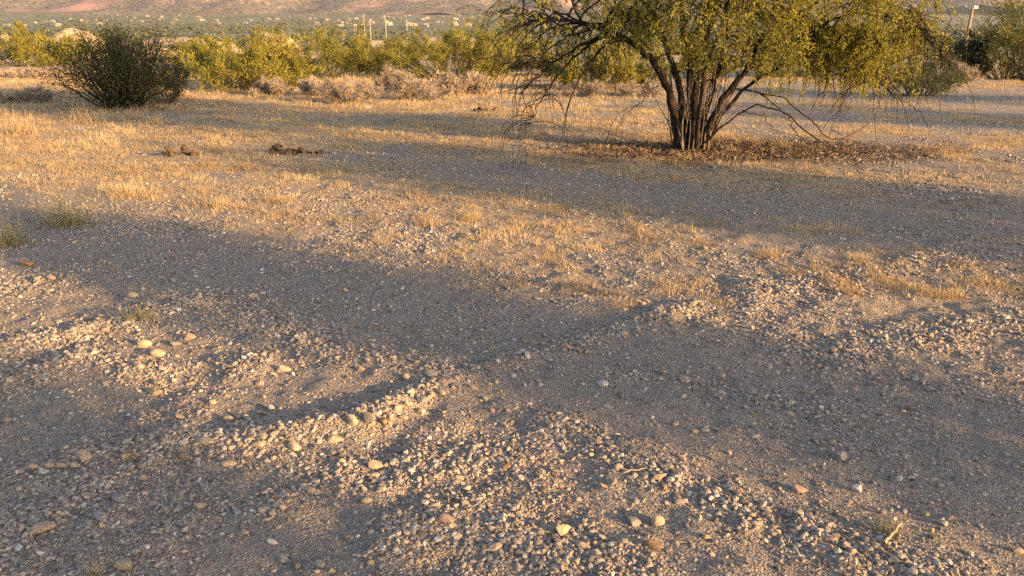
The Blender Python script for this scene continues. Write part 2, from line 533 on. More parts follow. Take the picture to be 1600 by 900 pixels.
def crown(stems, rng, nb, nt, nl, bl, tl, from_frac, centre, droop_b, droop_t, keep=None, leafsize=(.055, .014), up=.35, bound=None):
    """branches on the upper part of each stem, twigs on the branches, leaves along the twigs"""
    br, tw, lp, ld = [], [], [], []
    for S, R in stems:
        n = len(S)
        for _ in range(nb):
            f = rng.uniform(from_frac, 1) ** .8 * (n - 1)
            i = int(min(f, n - 2)); p = S[i] + (S[i + 1] - S[i]) * (f - i)
            out = np.array([p[0] - centre[0], p[1] - centre[1], 0])
            az = rng.uniform(0, 2 * np.pi)
            d = .55 * unit(out) + .85 * np.array([math.cos(az), math.sin(az), 0]) + np.array([0, 0, rng.normal(up, .3)])
            Pb = branch(p, d, rng.uniform(*bl), 7, droop_b, rng)
            r0 = min(R[i] * .55, .028)
            if bound is not None and not bound(Pb[-1]): continue
            br.append((Pb, np.linspace(r0, .004, 8)))
            for _ in range(nt):
                g = rng.uniform(.2, 1) * 6.99; j = int(g)
                q = Pb[j] + (Pb[j + 1] - Pb[j]) * (g - j)
                d2 = unit(Pb[j + 1] - Pb[j]) * .6 + rng.normal(0, .55, 3)
                Pt = branch(q, d2, rng.uniform(*tl), 4, droop_t, rng, .2)
                if keep is not None and rng.random() > keep(Pt.mean(0)):
                    if rng.random() < .85: continue
                    tw.append((Pt, np.linspace(.0045, .0018, 5))); continue
                tw.append((Pt, np.linspace(.004, .0015, 5)))
                k = nl if Pt[0][2] > 2.4 else max(6, int(nl * .8))
                h = rng.uniform(.1, 1, k) * 3.99; hi = h.astype(int)
                pp = Pt[hi] + (Pt[hi + 1] - Pt[hi]) * (h - hi)[:, None]
                tdir = unit(Pt[hi + 1] - Pt[hi])
                dd = unit(tdir * .5 + rng.normal(0, .6, (k, 3)) + np.array([0, 0, -.35]))
                lp.append(pp + rng.normal(0, .012, (k, 3))); ld.append(dd)
    lp = np.concatenate(lp); ld = np.concatenate(ld)
    V, F = leaves(lp, ld, leafsize[0], leafsize[1], rng)
    return br, tw, V, F, np.repeat(clump_tint(lp, rng), 4)

def rel(P, base):
    return np.asarray(P) - base

# ---- the big multi-stemmed mesquite
TREE = np.array([SH_TREE[0], SH_TREE[1], float(ground_z(*SH_TREE)) - .03])
rng = np.random.default_rng(21)
TY = TREE[1]
def tp(px, py, dy=0.0):
    if py < -20: py = -20 + (py + 20) * 2.1
    return on_plane(px, py, TY + dy)
MAIN = [  # picture points traced along every stem, (column, row, metres behind the base), r0, r1
    ([(1064, 236, 0), (1054, 185, .0), (1047, 145, -.05), (1032, 112, -.1), (1008, 82, -.2), (978, 60, -.3), (950, 48, -.4), (918, 36, -.5), (880, 28, -.6), (840, 30, -.7), (800, 44, -.8)], .105, .016),
    ([(958, 54, -.35), (922, 64, -.45), (894, 78, -.5), (872, 94, -.55), (852, 110, -.6), (833, 124, -.62), (811, 148, -.65)], .042, .007),
    ([(935, 60, -.4), (900, 84, -.3), (880, 108, -.3), (864, 128, -.3), (852, 145, -.3), (839, 168, -.3), (832, 188, -.3), (825, 199, -.3)], .030, .005),
    ([(922, 46, -.5), (880, 62, -.8), (850, 82, -.9), (833, 96, -.95), (818, 104, -1), (800, 97, -1), (782, 90, -1)], .026, .005),
    ([(1073, 236, .05), (1070, 185, .1), (1064, 145, .2), (1052, 105, .35), (1035, 60, .6), (1010, 5, .9), (985, -60, 1.2), (950, -150, 1.5)], .085, .02),
    ([(1080, 237, -.05), (1083, 190, -.05), (1086, 140, -.1), (1094, 95, -.15), (1104, 60, -.2), (1116, 15, -.3), (1122, -60, -.5), (1130, -170, -.7)], .085, .02),
    ([(1078, 232, .1), (1080, 170, .2), (1078, 110, .35), (1068, 50, .5), (1060, -20, .7), (1045, -120, .9), (1035, -220, 1.1)], .075, .02),
    ([(1090, 234, .05), (1101, 180, .1), (1113, 140, .2), (1124, 100, .3), (1136, 50, .5), (1150, -20, .7), (1172, -120, 1.0)], .058, .018),
    ([(1086, 236, -.1), (1092, 190, -.25), (1096, 140, -.45), (1110, 90, -.7), (1130, 40, -1.0), (1150, -30, -1.3), (1175, -120, -1.6)], .05, .014),
    ([(1097, 235, 0), (1106, 198, 0), (1125, 163, 0), (1145, 136, .0), (1163, 113, 0), (1186, 92, .05), (1214, 70, .1), (1240, 58, .1), (1268, 51, .1), (1300, 54, .05), (1323, 76, 0), (1346, 104, 0), (1368, 122, 0), (1396, 150, 0)], .080, .012),
    ([(1214, 70, .1), (1240, 40, .2), (1275, 5, .3), (1320, -40, .4), (1380, -80, .5), (1440, -90, .6)], .045, .012),
    ([(1163, 113, 0), (1180, 84, -.2), (1196, 50, -.4), (1215, 0, -.6), (1240, -70, -.9), (1270, -150, -1.1)], .05, .015),
    ([(1102, 234, .1), (1126, 176, .25), (1150, 150, .4), (1175, 130, .5), (1200, 112, .6), (1250, 90, .8), (1310, 70, 1.0), (1380, 62, 1.2), (1440, 80, 1.3)], .05, .010),
    ([(1268, 51, .1), (1300, 30, -.2), (1345, 20, -.5), (1400, 30, -.7), (1450, 60, -.8), (1480, 100, -.8)], .03, .007),
]
LOW = [  # low arching and fallen limbs at the right foot
    ([(1098, 226, -.1), (1127, 199, -.2), (1146, 184, -.25), (1173, 163, -.3), (1203, 165, -.35), (1231, 177, -.4), (1251, 194, -.4), (1267, 214, -.42), (1289, 233, -.45), (1312, 240, -.45)], .024, .008),
    ([(1143, 139, 0), (1160, 137, -.03), (1190, 143, -.08), (1225, 152, -.15), (1246, 170, -.2), (1269, 190, -.2), (1287, 212, -.2), (1306, 226, -.2), (1330, 212, -.2), (1358, 192, -.2)], .020, .005),
    ([(1160, 172, -.25), (1188, 179, -.3), (1205, 196, -.3), (1219, 215, -.3)], .012, .004),
    ([(1231, 177, -.4), (1240, 205, -.45), (1262, 225, -.5)], .012, .005),
    ([(1396, 150, 0), (1420, 160, 0), (1440, 180, 0), (1450, 200, 0)], .012, .004),
    ([(1040, 118, -.1), (1022, 140, -.2), (1000, 160, -.3), (985, 170, -.35), (967, 195, -.4), (954, 240, -.4)], .010, .004),
    ([(1000, 160, -.3), (965, 180, -.5), (948, 215, -.5), (937, 245, -.5)], .007, .003),
    ([(1010, 95, -.1), (1022, 122, -.2), (1012, 130, -.2), (990, 137, -.3)], .012, .004),
]
def traced(spec, n, jit):
    pts, r0, r1 = spec
    S = smooth_line(rel([tp(*q) for q in pts], TREE), n, rng, jit)
    r0 *= .74
    return S, r0 + (r1 - r0) * np.linspace(0, 1, n) ** .75

root = empty('mesquite_tree', TREE, 'big multi stemmed mesquite tree with drooping yellow green crown, in brown litter', 'tree')
stems = [traced(s, 26, .014) for s in MAIN]
lows = [traced(s, 16, .018) for s in LOW]
bases = {0, 4, 5, 6, 7, 8, 9, 12}
for i, (S, R) in enumerate(stems):
    R = R.copy()
    if i in bases:
        R[:5] *= np.array([1.35, 1.22, 1.12, 1.06, 1.02]); S = S.copy(); S[0, 2] -= .05
    V, F = tubes([(S, R * (1 + .13 * np.sin(np.arange(len(R)) * 1.9 + i) + .06 * np.sin(np.arange(len(R)) * 4.3 + 2 * i)))], 9)
    link('stem' if i in bases else 'limb', mesh_np('stem', V, F, M['bark']), root)
for S, R in lows:
    V, F = tubes([(S, R)], 6)
    link('dead_limb', mesh_np('dead_limb', V, F, M['bark']), root)
# thin suckers rising from the foot
suck = []
for _ in range(44):
    a = rng.uniform(-.38, .42); p = np.array([a * .6, rng.uniform(-.2, .3), 0.0])
    suck.append((branch(p, (a * 1.1 + rng.normal(0, .15), rng.normal(0, .3), 1.3), rng.uniform(.9, 2.0), 8, .05, rng, .10), np.linspace(rng.uniform(.008, .02), .003, 9)))
V, F = tubes(suck, 5)
o = link('sucker_stems', mesh_np('sucker_stems', V, F, M['twig']), root, kind='stuff')

in_crown = lambda p: (p[0] / (3.3 if p[0] > 0 else 3.6)) ** 2 + (p[1] / 3.0) ** 2 < 1
def keep_main(p):
    x, z = p[0], p[2]
    if (x / (3.15 if x > 0 else 3.45)) ** 2 + (p[1] / 2.7) ** 2 > 1 + .22 * math.sin(3 * x + 2 * z) : return 0.0
    zmin = np.interp(x, [-3.6, -2.6, -1.5, -.6, 0, 1.0, 1.6, 2.5, 3.6, 4.2], [1.75, 1.70, 1.72, 1.45, 1.12, 1.08, 1.12, 1.0, .95, 1.2])
    return float(np.clip((z - zmin + .12) / .3, 0, 1)) * (0.75 if (x < -1.0 and z < 2.3) else 1.0)
up_stems = [stems[i] for i in (0, 4, 5, 6, 7, 8, 9, 10, 11, 12, 13)]
br, tw, LV, LF, tint = crown(up_stems, rng, 30, 20, 45, (.7, 1.9), (.35, .8), .42, (0, 0), .55, .9, keep_main, (.050, .0135), bound=in_crown)
# hanging bare twigs under the right limb and along the left limb
for i, cnt in ((9, 120), (12, 50), (13, 50), (10, 24), (1, 24), (2, 24), (3, 26), (0, 70)):
    S, R = stems[i]
    for _ in range(cnt):
        k = rng.integers(len(S) // 2, len(S) - 1)
        tw.append((branch(S[k], (rng.normal(.25 if i > 8 else -.25, .4), rng.normal(0, .4), rng.normal(.1, .3)), rng.uniform(.3, 1.15), 7, 1.1, rng, .2), np.linspace(.0072, .0024, 8)))
cen_stems = [stems[i] for i in (4, 5, 6, 7, 8, 11, 12)]
b2, t2, V2, F2, ti2 = crown(cen_stems, rng, 16, 12, 24, (.35, .9), (.3, .6), .16, (0, 0), .35, .8, keep_main, (.052, .013))
br += b2; tw += t2
LF = np.concatenate([LF, F2 + len(LV)]); LV = np.concatenate([LV, V2]); tint = np.concatenate([tint, ti2])
V, F = tubes(br, 5)
link('branches', mesh_np('branches', V, F, M['bark']), root, kind='stuff')
V, F = tubes(tw, 3)
link('twigs', mesh_np('twigs', V, F, M['bark']), root, kind='stuff')
link('foliage', mesh_np('foliage', LV, LF, M['tree_leaf'], False, {'tint': tint}), root, kind='stuff')

# ---- trees standing outside the picture to the right, whose shade crosses the ground
def shade_tree(u, w, H, R, z0, seed, label, nb=16, dens=1.0):
    H *= .80; z0 *= .74
    rng = np.random.default_rng(seed)
    xy = u * SHN + w * SHD
    base = np.array([xy[0], xy[1], float(ground_z(*xy)) - .04])
    r = empty('mesquite_tree', base, label, 'tree')
    st = []
    for k in range(6):
        a = k * 1.05 + rng.uniform(-.3, .3); sp = R * rng.uniform(.35, .8)
        P = [np.array([.1 * math.cos(a), .1 * math.sin(a), 0])]
        for t in (.25, .5, .75, 1.0):
            P.append(np.array([math.cos(a) * sp * t ** 1.3, math.sin(a) * sp * t ** 1.3, (z0 * .9 + (H - z0) * .8) * t]))
        S = smooth_line(P, 14, rng, .03)
        st.append((S, np.linspace(.10, .02, 14)))
        V, F = tubes([st[-1]], 7)
        link('stem', mesh_np('stem', V, F, M['bark']), r)
    kp = lambda p: 1.0 if p[2] > z0 * .85 else .1
    br, tw, V2, F2, ti = crown(st, rng, nb, int(7 * dens), 16, (R * .35, R * .75), (.4, .9), .45, (0, 0), .45, .6, kp, (.12, .042))
    V, F = tubes(br, 4)
    link('branches', mesh_np('branches', V, F, M['bark']), r, kind='stuff')
    link('foliage', mesh_np('foliage', V2, F2, M['tree_leaf'], False, {'tint': ti}), r, kind='stuff')

shade_tree(8.25, -12.0, 5.6, 1.5, 2.2, 31, 'mesquite tree out of view to the right, shading the bare track', 18, 1.6)
shade_tree(3.38, -11.0, 5.2, .55, 1.9, 32, 'narrow mesquite tree out of view behind right, shading the smooth wheel tracks', 11, 1.2)
shade_tree(.45, -8.0, 4.8, 1.1, 1.4, 33, 'low mesquite tree out of view behind right, shading the nearest gravel', 18, 1.6)
shade_tree(18.5, -15.0, 5.6, 2.1, 1.6, 34, 'broad mesquite tree far out of view at the right, beyond the bare track', 18, 1.4)
shade_tree(25.0, -12.0, 5.2, 2.3, 1.2, 35, 'farthest mesquite tree out of view at the right, near the roadside bushes', 18, 1.4)

# ---- shrubs
def shrub(name, label, cat, px, py, wpx, hpx, leafm, seed, n_leaf, leaf, n_stem=26, dome=.55, group=None, bark='twig', low=.25, flat_y=.8, wild=.12, kind_leaf='foliage', dens=1.65):
    rng = np.random.default_rng(seed)
    if leafm == 'green_leaf': dome *= .6
    b = hit(px, py)
    sc = np.linalg.norm(b - np.array([0, 0, CAMH])) / FPX
    Wd = wpx * sc * (1.14 if leafm == 'green_leaf' else 1); H = hpx * sc * (1.0 if leafm == 'green_leaf' else .88 if leafm == 'brush' else 1)
    base = np.array([b[0], b[1], b[2] - .03])
    r = empty(name, base, label, cat, group)
    lines = []; tips = []
    for k in range(n_stem):
        a = rng.uniform(0, 2 * np.pi); q = math.sqrt(rng.uniform(0, 1))
        ex = math.cos(a) * q * Wd * .5; ey = math.sin(a) * q * Wd * .5 * flat_y
        ez = H * (math.sqrt(max(0, 1 - q ** 2)) * (1 - dome) + dome * rng.uniform(.55, 1)) * rng.uniform(.66, 1.05) * (1.16 if rng.random() < .12 and leafm != 'green_leaf' else 1)
        ez = max(ez, H * low * rng.uniform(.5, 1.3))
        root_p = np.array([ex * .26, ey * .26, 0]); tip = np.array([ex, ey, ez])
        midp = root_p * .5 + tip * .5 + np.array([ex * .09, ey * .09, H * .03])
        S = smooth_line([root_p, midp, tip], 9, rng, .015 * H)
        lines.append((S, np.linspace(.012 + .006 * H, .004, 9))); tips.append(S)
    # forks
    for S in list(tips):
        for _ in range(4):
            i = rng.integers(3, 8)
            P = branch(S[i], unit(S[i] - S[i - 1]) + rng.normal(0, .5, 3), H * rng.uniform(.15, .35), 4, .1, rng)
            P[:, 2] = np.maximum(P[:, 2], .02)
            lines.append((np.vstack([P]), np.linspace(.007, .003, 5))); tips.append(P)
    V, F = tubes(lines, 4)
    link('stems', mesh_np('stems', V, F, M[bark]), r, kind='stuff')
    nc = max(1, int(n_leaf * dens) // 22)
    idx = rng.integers(0, len(tips), nc)
    cen = []
    for i in idx:
        S = tips[i]; t = (rng.uniform(.06, 1.0) ** .85 if i < n_stem else rng.uniform(0, 1)) * (len(S) - 1.001); j = int(t)
        cen.append(S[j] + (S[j + 1] - S[j]) * (t - j))
    cen = np.array(cen)
    P = np.repeat(cen, 22, 0); P = P + rng.normal(0, 1, P.shape) * np.array([wild * .55, wild * .55, wild * .5]) * H * .55
    P[:, 2] = np.maximum(P[:, 2], .03)
    outw = unit(P - np.array([0, 0, H * .15]))
    D = unit(outw * .6 + rng.normal(0, .6, P.shape) + np.array([0, 0, .25]))
    V, F = leaves(P, D, leaf[0] * 1.08, leaf[1] * 1.25, rng)
    link(kind_leaf, mesh_np(kind_leaf, V, F, M[leafm], False, {'tint': np.repeat(clump_tint(P, rng, .4 * H, seed), 4)}), r, kind='stuff')
    return r

shrub('creosote_bush', 'dark upright creosote bush standing alone in shade at the left', 'bush', 192, 168, 200, 116, 'dark_leaf', 101, 24000, (.046, .018), 70, .45, low=.12, bark='bark', wild=.26, dens=1.1)
shrub('creosote_bush', 'small sprig of dark creosote leaning out right of the lone dark bush', 'bush', 262, 160, 95, 70, 'dark_leaf', 102, 3200, (.045, .015), 16, .6)
shrub('desert_bush', 'low yellow green bush at the far left edge behind the dark bush', 'bush', 28, 103, 130, 58, 'green_leaf', 103, 9000, (.14, .035), 30)
shrub('desert_bush', 'yellow green bush between the left edge and the dark bush', 'bush', 110, 101, 80, 40, 'green_leaf', 104, 5000, (.14, .035), 24)
shrub('desert_bush', 'low yellow bush just right of the dark creosote bush', 'bush', 315, 118, 100, 46, 'green_leaf', 105, 6000, (.10, .026), 24)
shrub('desert_bush', 'rounded yellow green bush with tall top, first right of the dark bush', 'bush', 385, 138, 150, 92, 'green_leaf', 106, 12000, (.085, .022), 32)
shrub('desert_bush', 'wide yellow green bush in front of the thin pale poles', 'bush', 512, 122, 190, 80, 'green_leaf', 107, 13000, (.09, .022), 36)
shrub('desert_bush', 'low yellow green bush joining the two taller bushes left of the poles', 'bush', 448, 135, 85, 64, 'green_leaf', 108, 7000, (.085, .022), 24)
shrub('evergreen_bush', 'dark green shaded bush beside the big yellow bush left of the tree', 'bush', 622, 106, 66, 32, 'ever_leaf', 109, 5000, (.10, .04), 24, .6)
shrub('desert_bush', 'big rounded yellow green bush left of the mesquite tree', 'bush', 700, 124, 185, 82, 'green_leaf', 110, 14000, (.09, .022), 38)
shrub('desert_bush', 'yellow bush half behind the drooping left limb of the mesquite', 'bush', 800, 112, 110, 52, 'green_leaf', 111, 7000, (.10, .026), 26)
shrub('desert_bush', 'olive bush seen beneath the arched left limb of the mesquite', 'bush', 938, 140, 135, 76, 'green_leaf', 112, 11000, (.08, .022), 30)
shrub('desert_bush', 'low olive bush just left of the mesquite stems', 'bush', 1020, 130, 80, 44, 'green_leaf', 113, 5000, (.09, .024), 22)
shrub('desert_bush', 'olive bush behind the right limbs of the mesquite', 'bush', 1230, 118, 130, 46, 'green_leaf', 114, 8000, (.09, .024), 26)
shrub('desert_bush', 'olive bush behind the hanging twigs at the right', 'bush', 1340, 120, 110, 50, 'green_leaf', 115, 7000, (.09, .024), 26)
shrub('desert_bush', 'grey green bush with bare dead branches at the right end of the crown', 'bush', 1432, 150, 105, 66, 'green_leaf', 116, 8000, (.065, .018), 34, wild=.2, dens=.9)
shrub('evergreen_bush', 'dark green bush at the foot of the wooden pole', 'bush', 1508, 122, 64, 60, 'ever_leaf', 117, 4500, (.09, .035), 24)
shrub('palo_verde_tree', 'tall yellow green tree cut off by the right edge', 'tree', 1626, 126, 140, 160, 'green_leaf', 118, 22000, (.10, .026), 44, .5, dens=1.1)
shrub('desert_bush', 'yellow green bush in front of the tall tree at the right edge', 'bush', 1570, 124, 84, 60, 'green_leaf', 119, 8000, (.085, .024), 26, dens=1.2)
shrub('desert_bush', 'low yellow green bush behind the gap right of the dark bush', 'bush', 330, 104, 120, 40, 'green_leaf', 120, 7000, (.14, .035), 26)
shrub('desert_bush', 'broad yellow green bush behind the dark green shaded bush', 'bush', 640, 100, 120, 44, 'green_leaf', 121, 8000, (.12, .03), 28)
shrub('desert_bush', 'yellow green bush filling the gap right of the wide bush', 'bush', 572, 112, 80, 52, 'green_leaf', 122, 7000, (.10, .026), 24)
shrub('desert_bush', 'yellow green bush right of the big rounded one by the tree', 'bush', 768, 118, 90, 60, 'green_leaf', 123, 8000, (.09, .024), 26)
shrub('desert_bush', 'olive bush behind the main stems of the mesquite', 'bush', 1110, 122, 110, 46, 'green_leaf', 124, 7000, (.09, .024), 26)
shrub('desert_bush', 'low yellow bush right of the arched left limb', 'bush', 880, 118, 90, 44, 'green_leaf', 125, 6000, (.10, .026), 24)
for i, (px, py, w, h, lab) in enumerate([
        (545, 160, 105, 44, 'wide pale dead brush below the wide yellow bush'),
        (495, 150, 70, 32, 'small greyish dead brush left of the wide pale one'),
        (655, 155, 110, 46, 'largest grey dead brush, in the middle of the row'),
        (610, 140, 60, 36, 'pinkish dead brush beneath the dark green shaded bush'),
        (600, 118, 46, 24, 'small pinkish dead brush farthest back, left of the dark green bush'),
        (705, 148, 70, 40, 'grey dead brush right of the largest one'),
        (742, 146, 60, 38, 'brown dead brush at the right end of the row'),
        (430, 148, 70, 26, 'low grey dead brush at the left end of the row'),
        (905, 150, 90, 26, 'low dark dead brush under the arched left limb'),
        (1000, 150, 80, 26, 'low dead brush left of the mesquite stems'),
        (1495, 127, 50, 32, 'pinkish brown dead brush by the roadside at the right'),
        (40, 160, 80, 24, 'grey dead brush at the left edge beside the dark bush'),
        (40, 122, 60, 16, 'small dead brush far behind at the left edge')]):
    shrub('dead_brush', lab, 'dead brush', px, py, w, h, 'brush', 200 + i, 3600, (.12, .008), 22, .5, None, 'twig', .15, .8, .14, 'dry_twigs', 1.5)

# bushes farther off, one object each
rng = np.random.default_rng(55)
far_labels = 'olive bush in the hazy line of bushes beyond the plain'
for i in range(46):
    Y = rng.uniform(55, 120); px = rng.uniform(-40, 1640)
    d = on_plane(px, 60, Y)
    H = rng.uniform(1.2, 2.4); Wd = H * rng.uniform(1.2, 2.0)
    rr = np.random.default_rng(900 + i)
    n = 1000
    q = rr.normal(0, 1, (n // 15, 3)); q = unit(q) * rr.uniform(.55, 1, (n // 15, 1)) ** .5
    q = np.repeat(q * np.array([Wd / 2, Wd / 2, H * .5]) + np.array([0, 0, H * .5]), 15, 0) + rr.normal(0, .14, (n // 15 * 15, 3))
    q[:, 2] = np.maximum(q[:, 2], .05)
    V, F = leaves(q, unit(rr.normal(0, 1, q.shape) + [0, 0, .4]), .30, .10, rr)
    zone_ = ('beyond the lone dark bush at left', 'beyond the yellow bushes left of the poles', 'beyond the big yellow bush left of the mesquite', 'behind the mesquite stems', 'behind the right side of the mesquite crown', 'beyond the roadside bushes at the right')[int(np.clip((px + 40) / 280, 0, 5))]
    b = empty('far_bush', (d[0], Y, float(ground_base(d[0], Y)) - .03), ('small ' if H < 1.7 else 'tall ') + ('yellow olive' if i % 3 else 'dull green') + ' bush ' + zone_, 'bush', 'far bushes beyond the plain')
    link('foliage', mesh_np('foliage', V, F, M['green_leaf'] if i % 3 else M['far_leaf'], False, {'tint': np.repeat(clump_tint(q, rr, .8, i), 4)}), b, kind='stuff')
    st = [(np.array([[0, 0, 0], [rr.normal(0, .1) * Wd, rr.normal(0, .1) * Wd, H * .35], [rr.normal(0, .3) * Wd, rr.normal(0, .3) * Wd, H * .8]]), np.array([.04, .03, .01])) for _ in range(6)]
    V, F = tubes(st, 4)
    link('stems', mesh_np('stems', V, F, M['twig']), b, kind='stuff')

# scrub over the far slope, one mass
n = 12000
sy = 130 + 2300 * rng.uniform(0, 1, n) ** 1.2
sx = rng.uniform(-1, 1, n) * (sy * .95 + 60)
keepm = fbm(sx / 120, sy / 160, 3, 5) + rng.uniform(-.25, .25, n) > .06
sx, sy = sx[keepm], sy[keepm]; n = len(sx)
sz = ground_base(sx, sy)
hh = rng.uniform(1.2, 4.2, n) * (.7 + sy / 1500)
k = 15
P = np.stack([sx, sy, sz], 1).repeat(k, 0)
q = unit(rng.normal(0, 1, (n * k, 3))) * rng.uniform(.4, 1, (n * k, 1))
q = q * np.stack([hh * .8, hh * .8, hh * .5], 1).repeat(k, 0)
q[:, 2] += (hh * .38).repeat(k)
V, F = leaves(P + q, unit(rng.normal(0, 1, q.shape)), 1.0, .6, rng)
V = (V.reshape(n * k, 4, 3) - (P + q)[:, None]) * (hh * .38).repeat(k)[:, None, None] + (P + q)[:, None]
link('distant_scrub', mesh_np('distant_scrub', V.reshape(-1, 3), F, M['far_leaf'], False, {'tint': np.repeat(np.repeat(rng.uniform(0, 1, n), k) * .7 + rng.uniform(0, .3, n * k), 4)}), None,
     'dark green scrub spread over the far valley slope', 'scrub', None, 'stuff')

# ------------------------------------------------------------------ houses far across the valley
def plain(name, col, rough=.8):
    m, nt, b = mat_new(name)
    f = noise_n(nt, geo_pos(nt), 1.2, 4)
    nt.links.new(mixc(nt, f, tuple(c * .88 for c in col), tuple(min(1, c * 1.1) for c in col)), b.inputs['Base Color'])
    b.inputs['Roughness'].default_value = rough
    return m
M['white_wall'] = plain('pale_stucco', (.22, .195, .165))
M['tan_wall'] = plain('tan_stucco', (.19, .155, .125))
M['roof'] = plain('tile_roof', (.42, .30, .22))
M['white_roof'] = plain('pale_roof', (.22, .20, .175))
def house_mesh(w, d, h, pitched, wall, roofm):
    a, b = w / 2, d / 2
    V = [(-a, -b, -1), (a, -b, -1), (a, b, -1), (-a, b, -1), (-a, -b, h), (a, -b, h), (a, b, h), (-a, b, h)]
    F4 = [(0, 1, 5, 4), (1, 2, 6, 5), (2, 3, 7, 6), (3, 0, 4, 7)]
    wm = mesh_np('house_wall', np.array(V), np.array(F4), wall, False)
    e = .6
    if pitched:
        V = [(-a - e, -b - e, h), (a + e, -b - e, h), (a + e, b + e, h), (-a - e, b + e, h), (-a * .6, 0, h + 2.2), (a * .6, 0, h + 2.2)]
        fs = [np.array([(0, 1, 5, 4), (2, 3, 4, 5), (3, 2, 1, 0)]), np.array([(1, 2, 5), (3, 0, 4)])]
    else:
        V = [(-a - .2, -b - .2, h - .1), (a + .2, -b - .2, h - .1), (a + .2, b + .2, h - .1), (-a - .2, b + .2, h - .1), (-a - .2, -b - .2, h + .6), (a + .2, -b - .2, h + .6), (a + .2, b + .2, h + .6), (-a - .2, b + .2, h + .6)]
        fs = [np.array([(0, 1, 5, 4), (1, 2, 6, 5), (2, 3, 7, 6), (3, 0, 4, 7), (4, 5, 6, 7), (3, 2, 1, 0)])]
    return wm, mesh_np('house_roof', np.array(V, float), fs, roofm, False)
HM = [house_mesh(18, 11, 3.6, False, M['white_wall'], M['white_roof']), house_mesh(22, 12, 3.4, True, M['tan_wall'], M['roof']),
      house_mesh(14, 10, 4.2, False, M['tan_wall'], M['white_roof']), house_mesh(26, 12, 3.8, True, M['white_wall'], M['roof'])]
rng = np.random.default_rng(77)
hcount = 0
for i in range(1500):
    px = rng.uniform(-60, 760) if rng.random() < .82 else rng.uniform(760, 1640)
    Y = 700 + 1500 * rng.uniform(0, 1) ** 1.0
    x = on_plane(px, 60, Y)[0]
    if fbm(np.array([x / 150]), np.array([Y / 180]), 3, 8)[0] < .03: continue
    if hcount >= 110: break
    if px > 1330: continue
    wm, rm = HM[rng.integers(4)]
    h = link('house', wm, None, 'tiny pale house far off on the scrubby valley slope', 'house', 'houses scattered over the far valley')
    h.location = (x, Y, float(ground_base(x, Y))); h.rotation_euler = (0, 0, rng.uniform(-.6, .6)); h.scale = (rng.uniform(.18, .40),) * 2 + (rng.uniform(.4, .7),)
    link('roof', rm, h)
    hcount += 1

# ------------------------------------------------------------------ poles
M['pale_pole'] = plain('pale_galvanised_pole', (.30, .27, .22))
M['wood_pole'] = rough_material('pole_timber', [(.3, (.16, .11, .07)), (.7, (.34, .25, .17))], 10, .6, .01, (1, 1, .1))
M['white_box'] = plain('white_painted_metal', (.50, .49, .48), .5)
M['dark_box'] = plain('dark_glass', (.06, .065, .08), .3)
def box_mesh(name, cx, cy, cz, sx, sy, sz, mat, bev=.12):
    b = min(sx, sy, sz) * bev
    V = []
    for dz in (-1, 1):
        for (ax, ay) in ((-1, -1), (1, -1), (1, 1), (-1, 1)):
            V += [(cx + ax * (sx / 2 - b), cy + ay * sy / 2, cz + dz * sz / 2), (cx + ax * sx / 2, cy + ay * (sy / 2 - b), cz + dz * sz / 2)]
    order = [0, 2, 3, 4, 5, 7, 6, 1]
    order = [1, 0, 2, 3, 5, 4, 6, 7]
    order = [0, 2, 3, 5, 4, 6, 7, 1]
    q = [(order[i], order[(i + 1) % 8], order[(i + 1) % 8] + 8, order[i] + 8) for i in range(8)]
    return mesh_np(name, np.array(V), [np.array(q), np.array([order[::-1]]), np.array([[v + 8 for v in order]])], mat, False)
for px, ytop, ybase, Y, lab in ((568, 22, 69, 150, 'tallest thin pale pole, leftmost of the four over the bushes'), (578, 36, 69, 160, 'thin pale pole second from the left over the bushes'),
                                (602, 29, 68, 150, 'thin pale pole standing at the right end of the pale slab'), (635, 30, 70, 170, 'thin pale pole rightmost of the four over the bushes')):
    x, _, zt = on_plane(px, ytop, Y); zb = float(ground_base(x, Y)) - .3
    r = empty('utility_pole', (x, Y, zb), lab, 'pole', 'thin pale poles beyond the bushes')
    V, F = tubes([(np.array([[0, 0, 0], [0, 0, (zt - zb) * .5], [0, 0, zt - zb]]), np.array([.10, .085, .07]))], 8)
    link('post', mesh_np('post', V, F, M['pale_pole']), r)
    link('cross_arm', box_mesh('cross_arm', 0, -.14, (zt - zb) * .93, .8, .09, .09, M['pale_pole']), r)
x0 = on_plane(576, 66, 140)[0]; x1 = on_plane(606, 66, 140)[0]
sl_ = link('concrete_slab', box_mesh('concrete_slab', 0, 0, .55, x1 - x0, 4, 1.1, M['white_wall'], .02), None, 'pale flat concrete slab at the foot of the thin poles', 'slab')
sl_.location = ((x0 + x1) / 2, 140, float(ground_base(x0, 140)) + .0)
Y = 46.0
x, _, zt = on_plane(1518, 14, Y); zb = float(ground_base(x, Y)) - .3
r = empty('wooden_pole', (x, Y, zb), 'brown wooden pole carrying a white box, beside the tall tree at the right edge', 'pole')
V, F = tubes([(np.array([[0, 0, 0], [.02, 0, (zt - zb) * .5], [.05, 0, zt - zb]]), np.array([.10, .09, .08]))], 10)
link('post', mesh_np('post', V, F, M['wood_pole']), r)
link('box', box_mesh('box', .10, -.02, zt - zb + .10, .38, .26, .18, M['white_box']), r)
link('lens', box_mesh('lens', -.02, -.165, zt - zb + .11, .16, .05, .17, M['dark_box']), r)
V, F = tubes([(np.array([[-.2, 0, zt - zb + .1], [-.42, -.03, zt - zb + .15]]), np.array([.03, .02]))], 6)
link('bracket', mesh_np('bracket', V, F, M['white_box']), r)

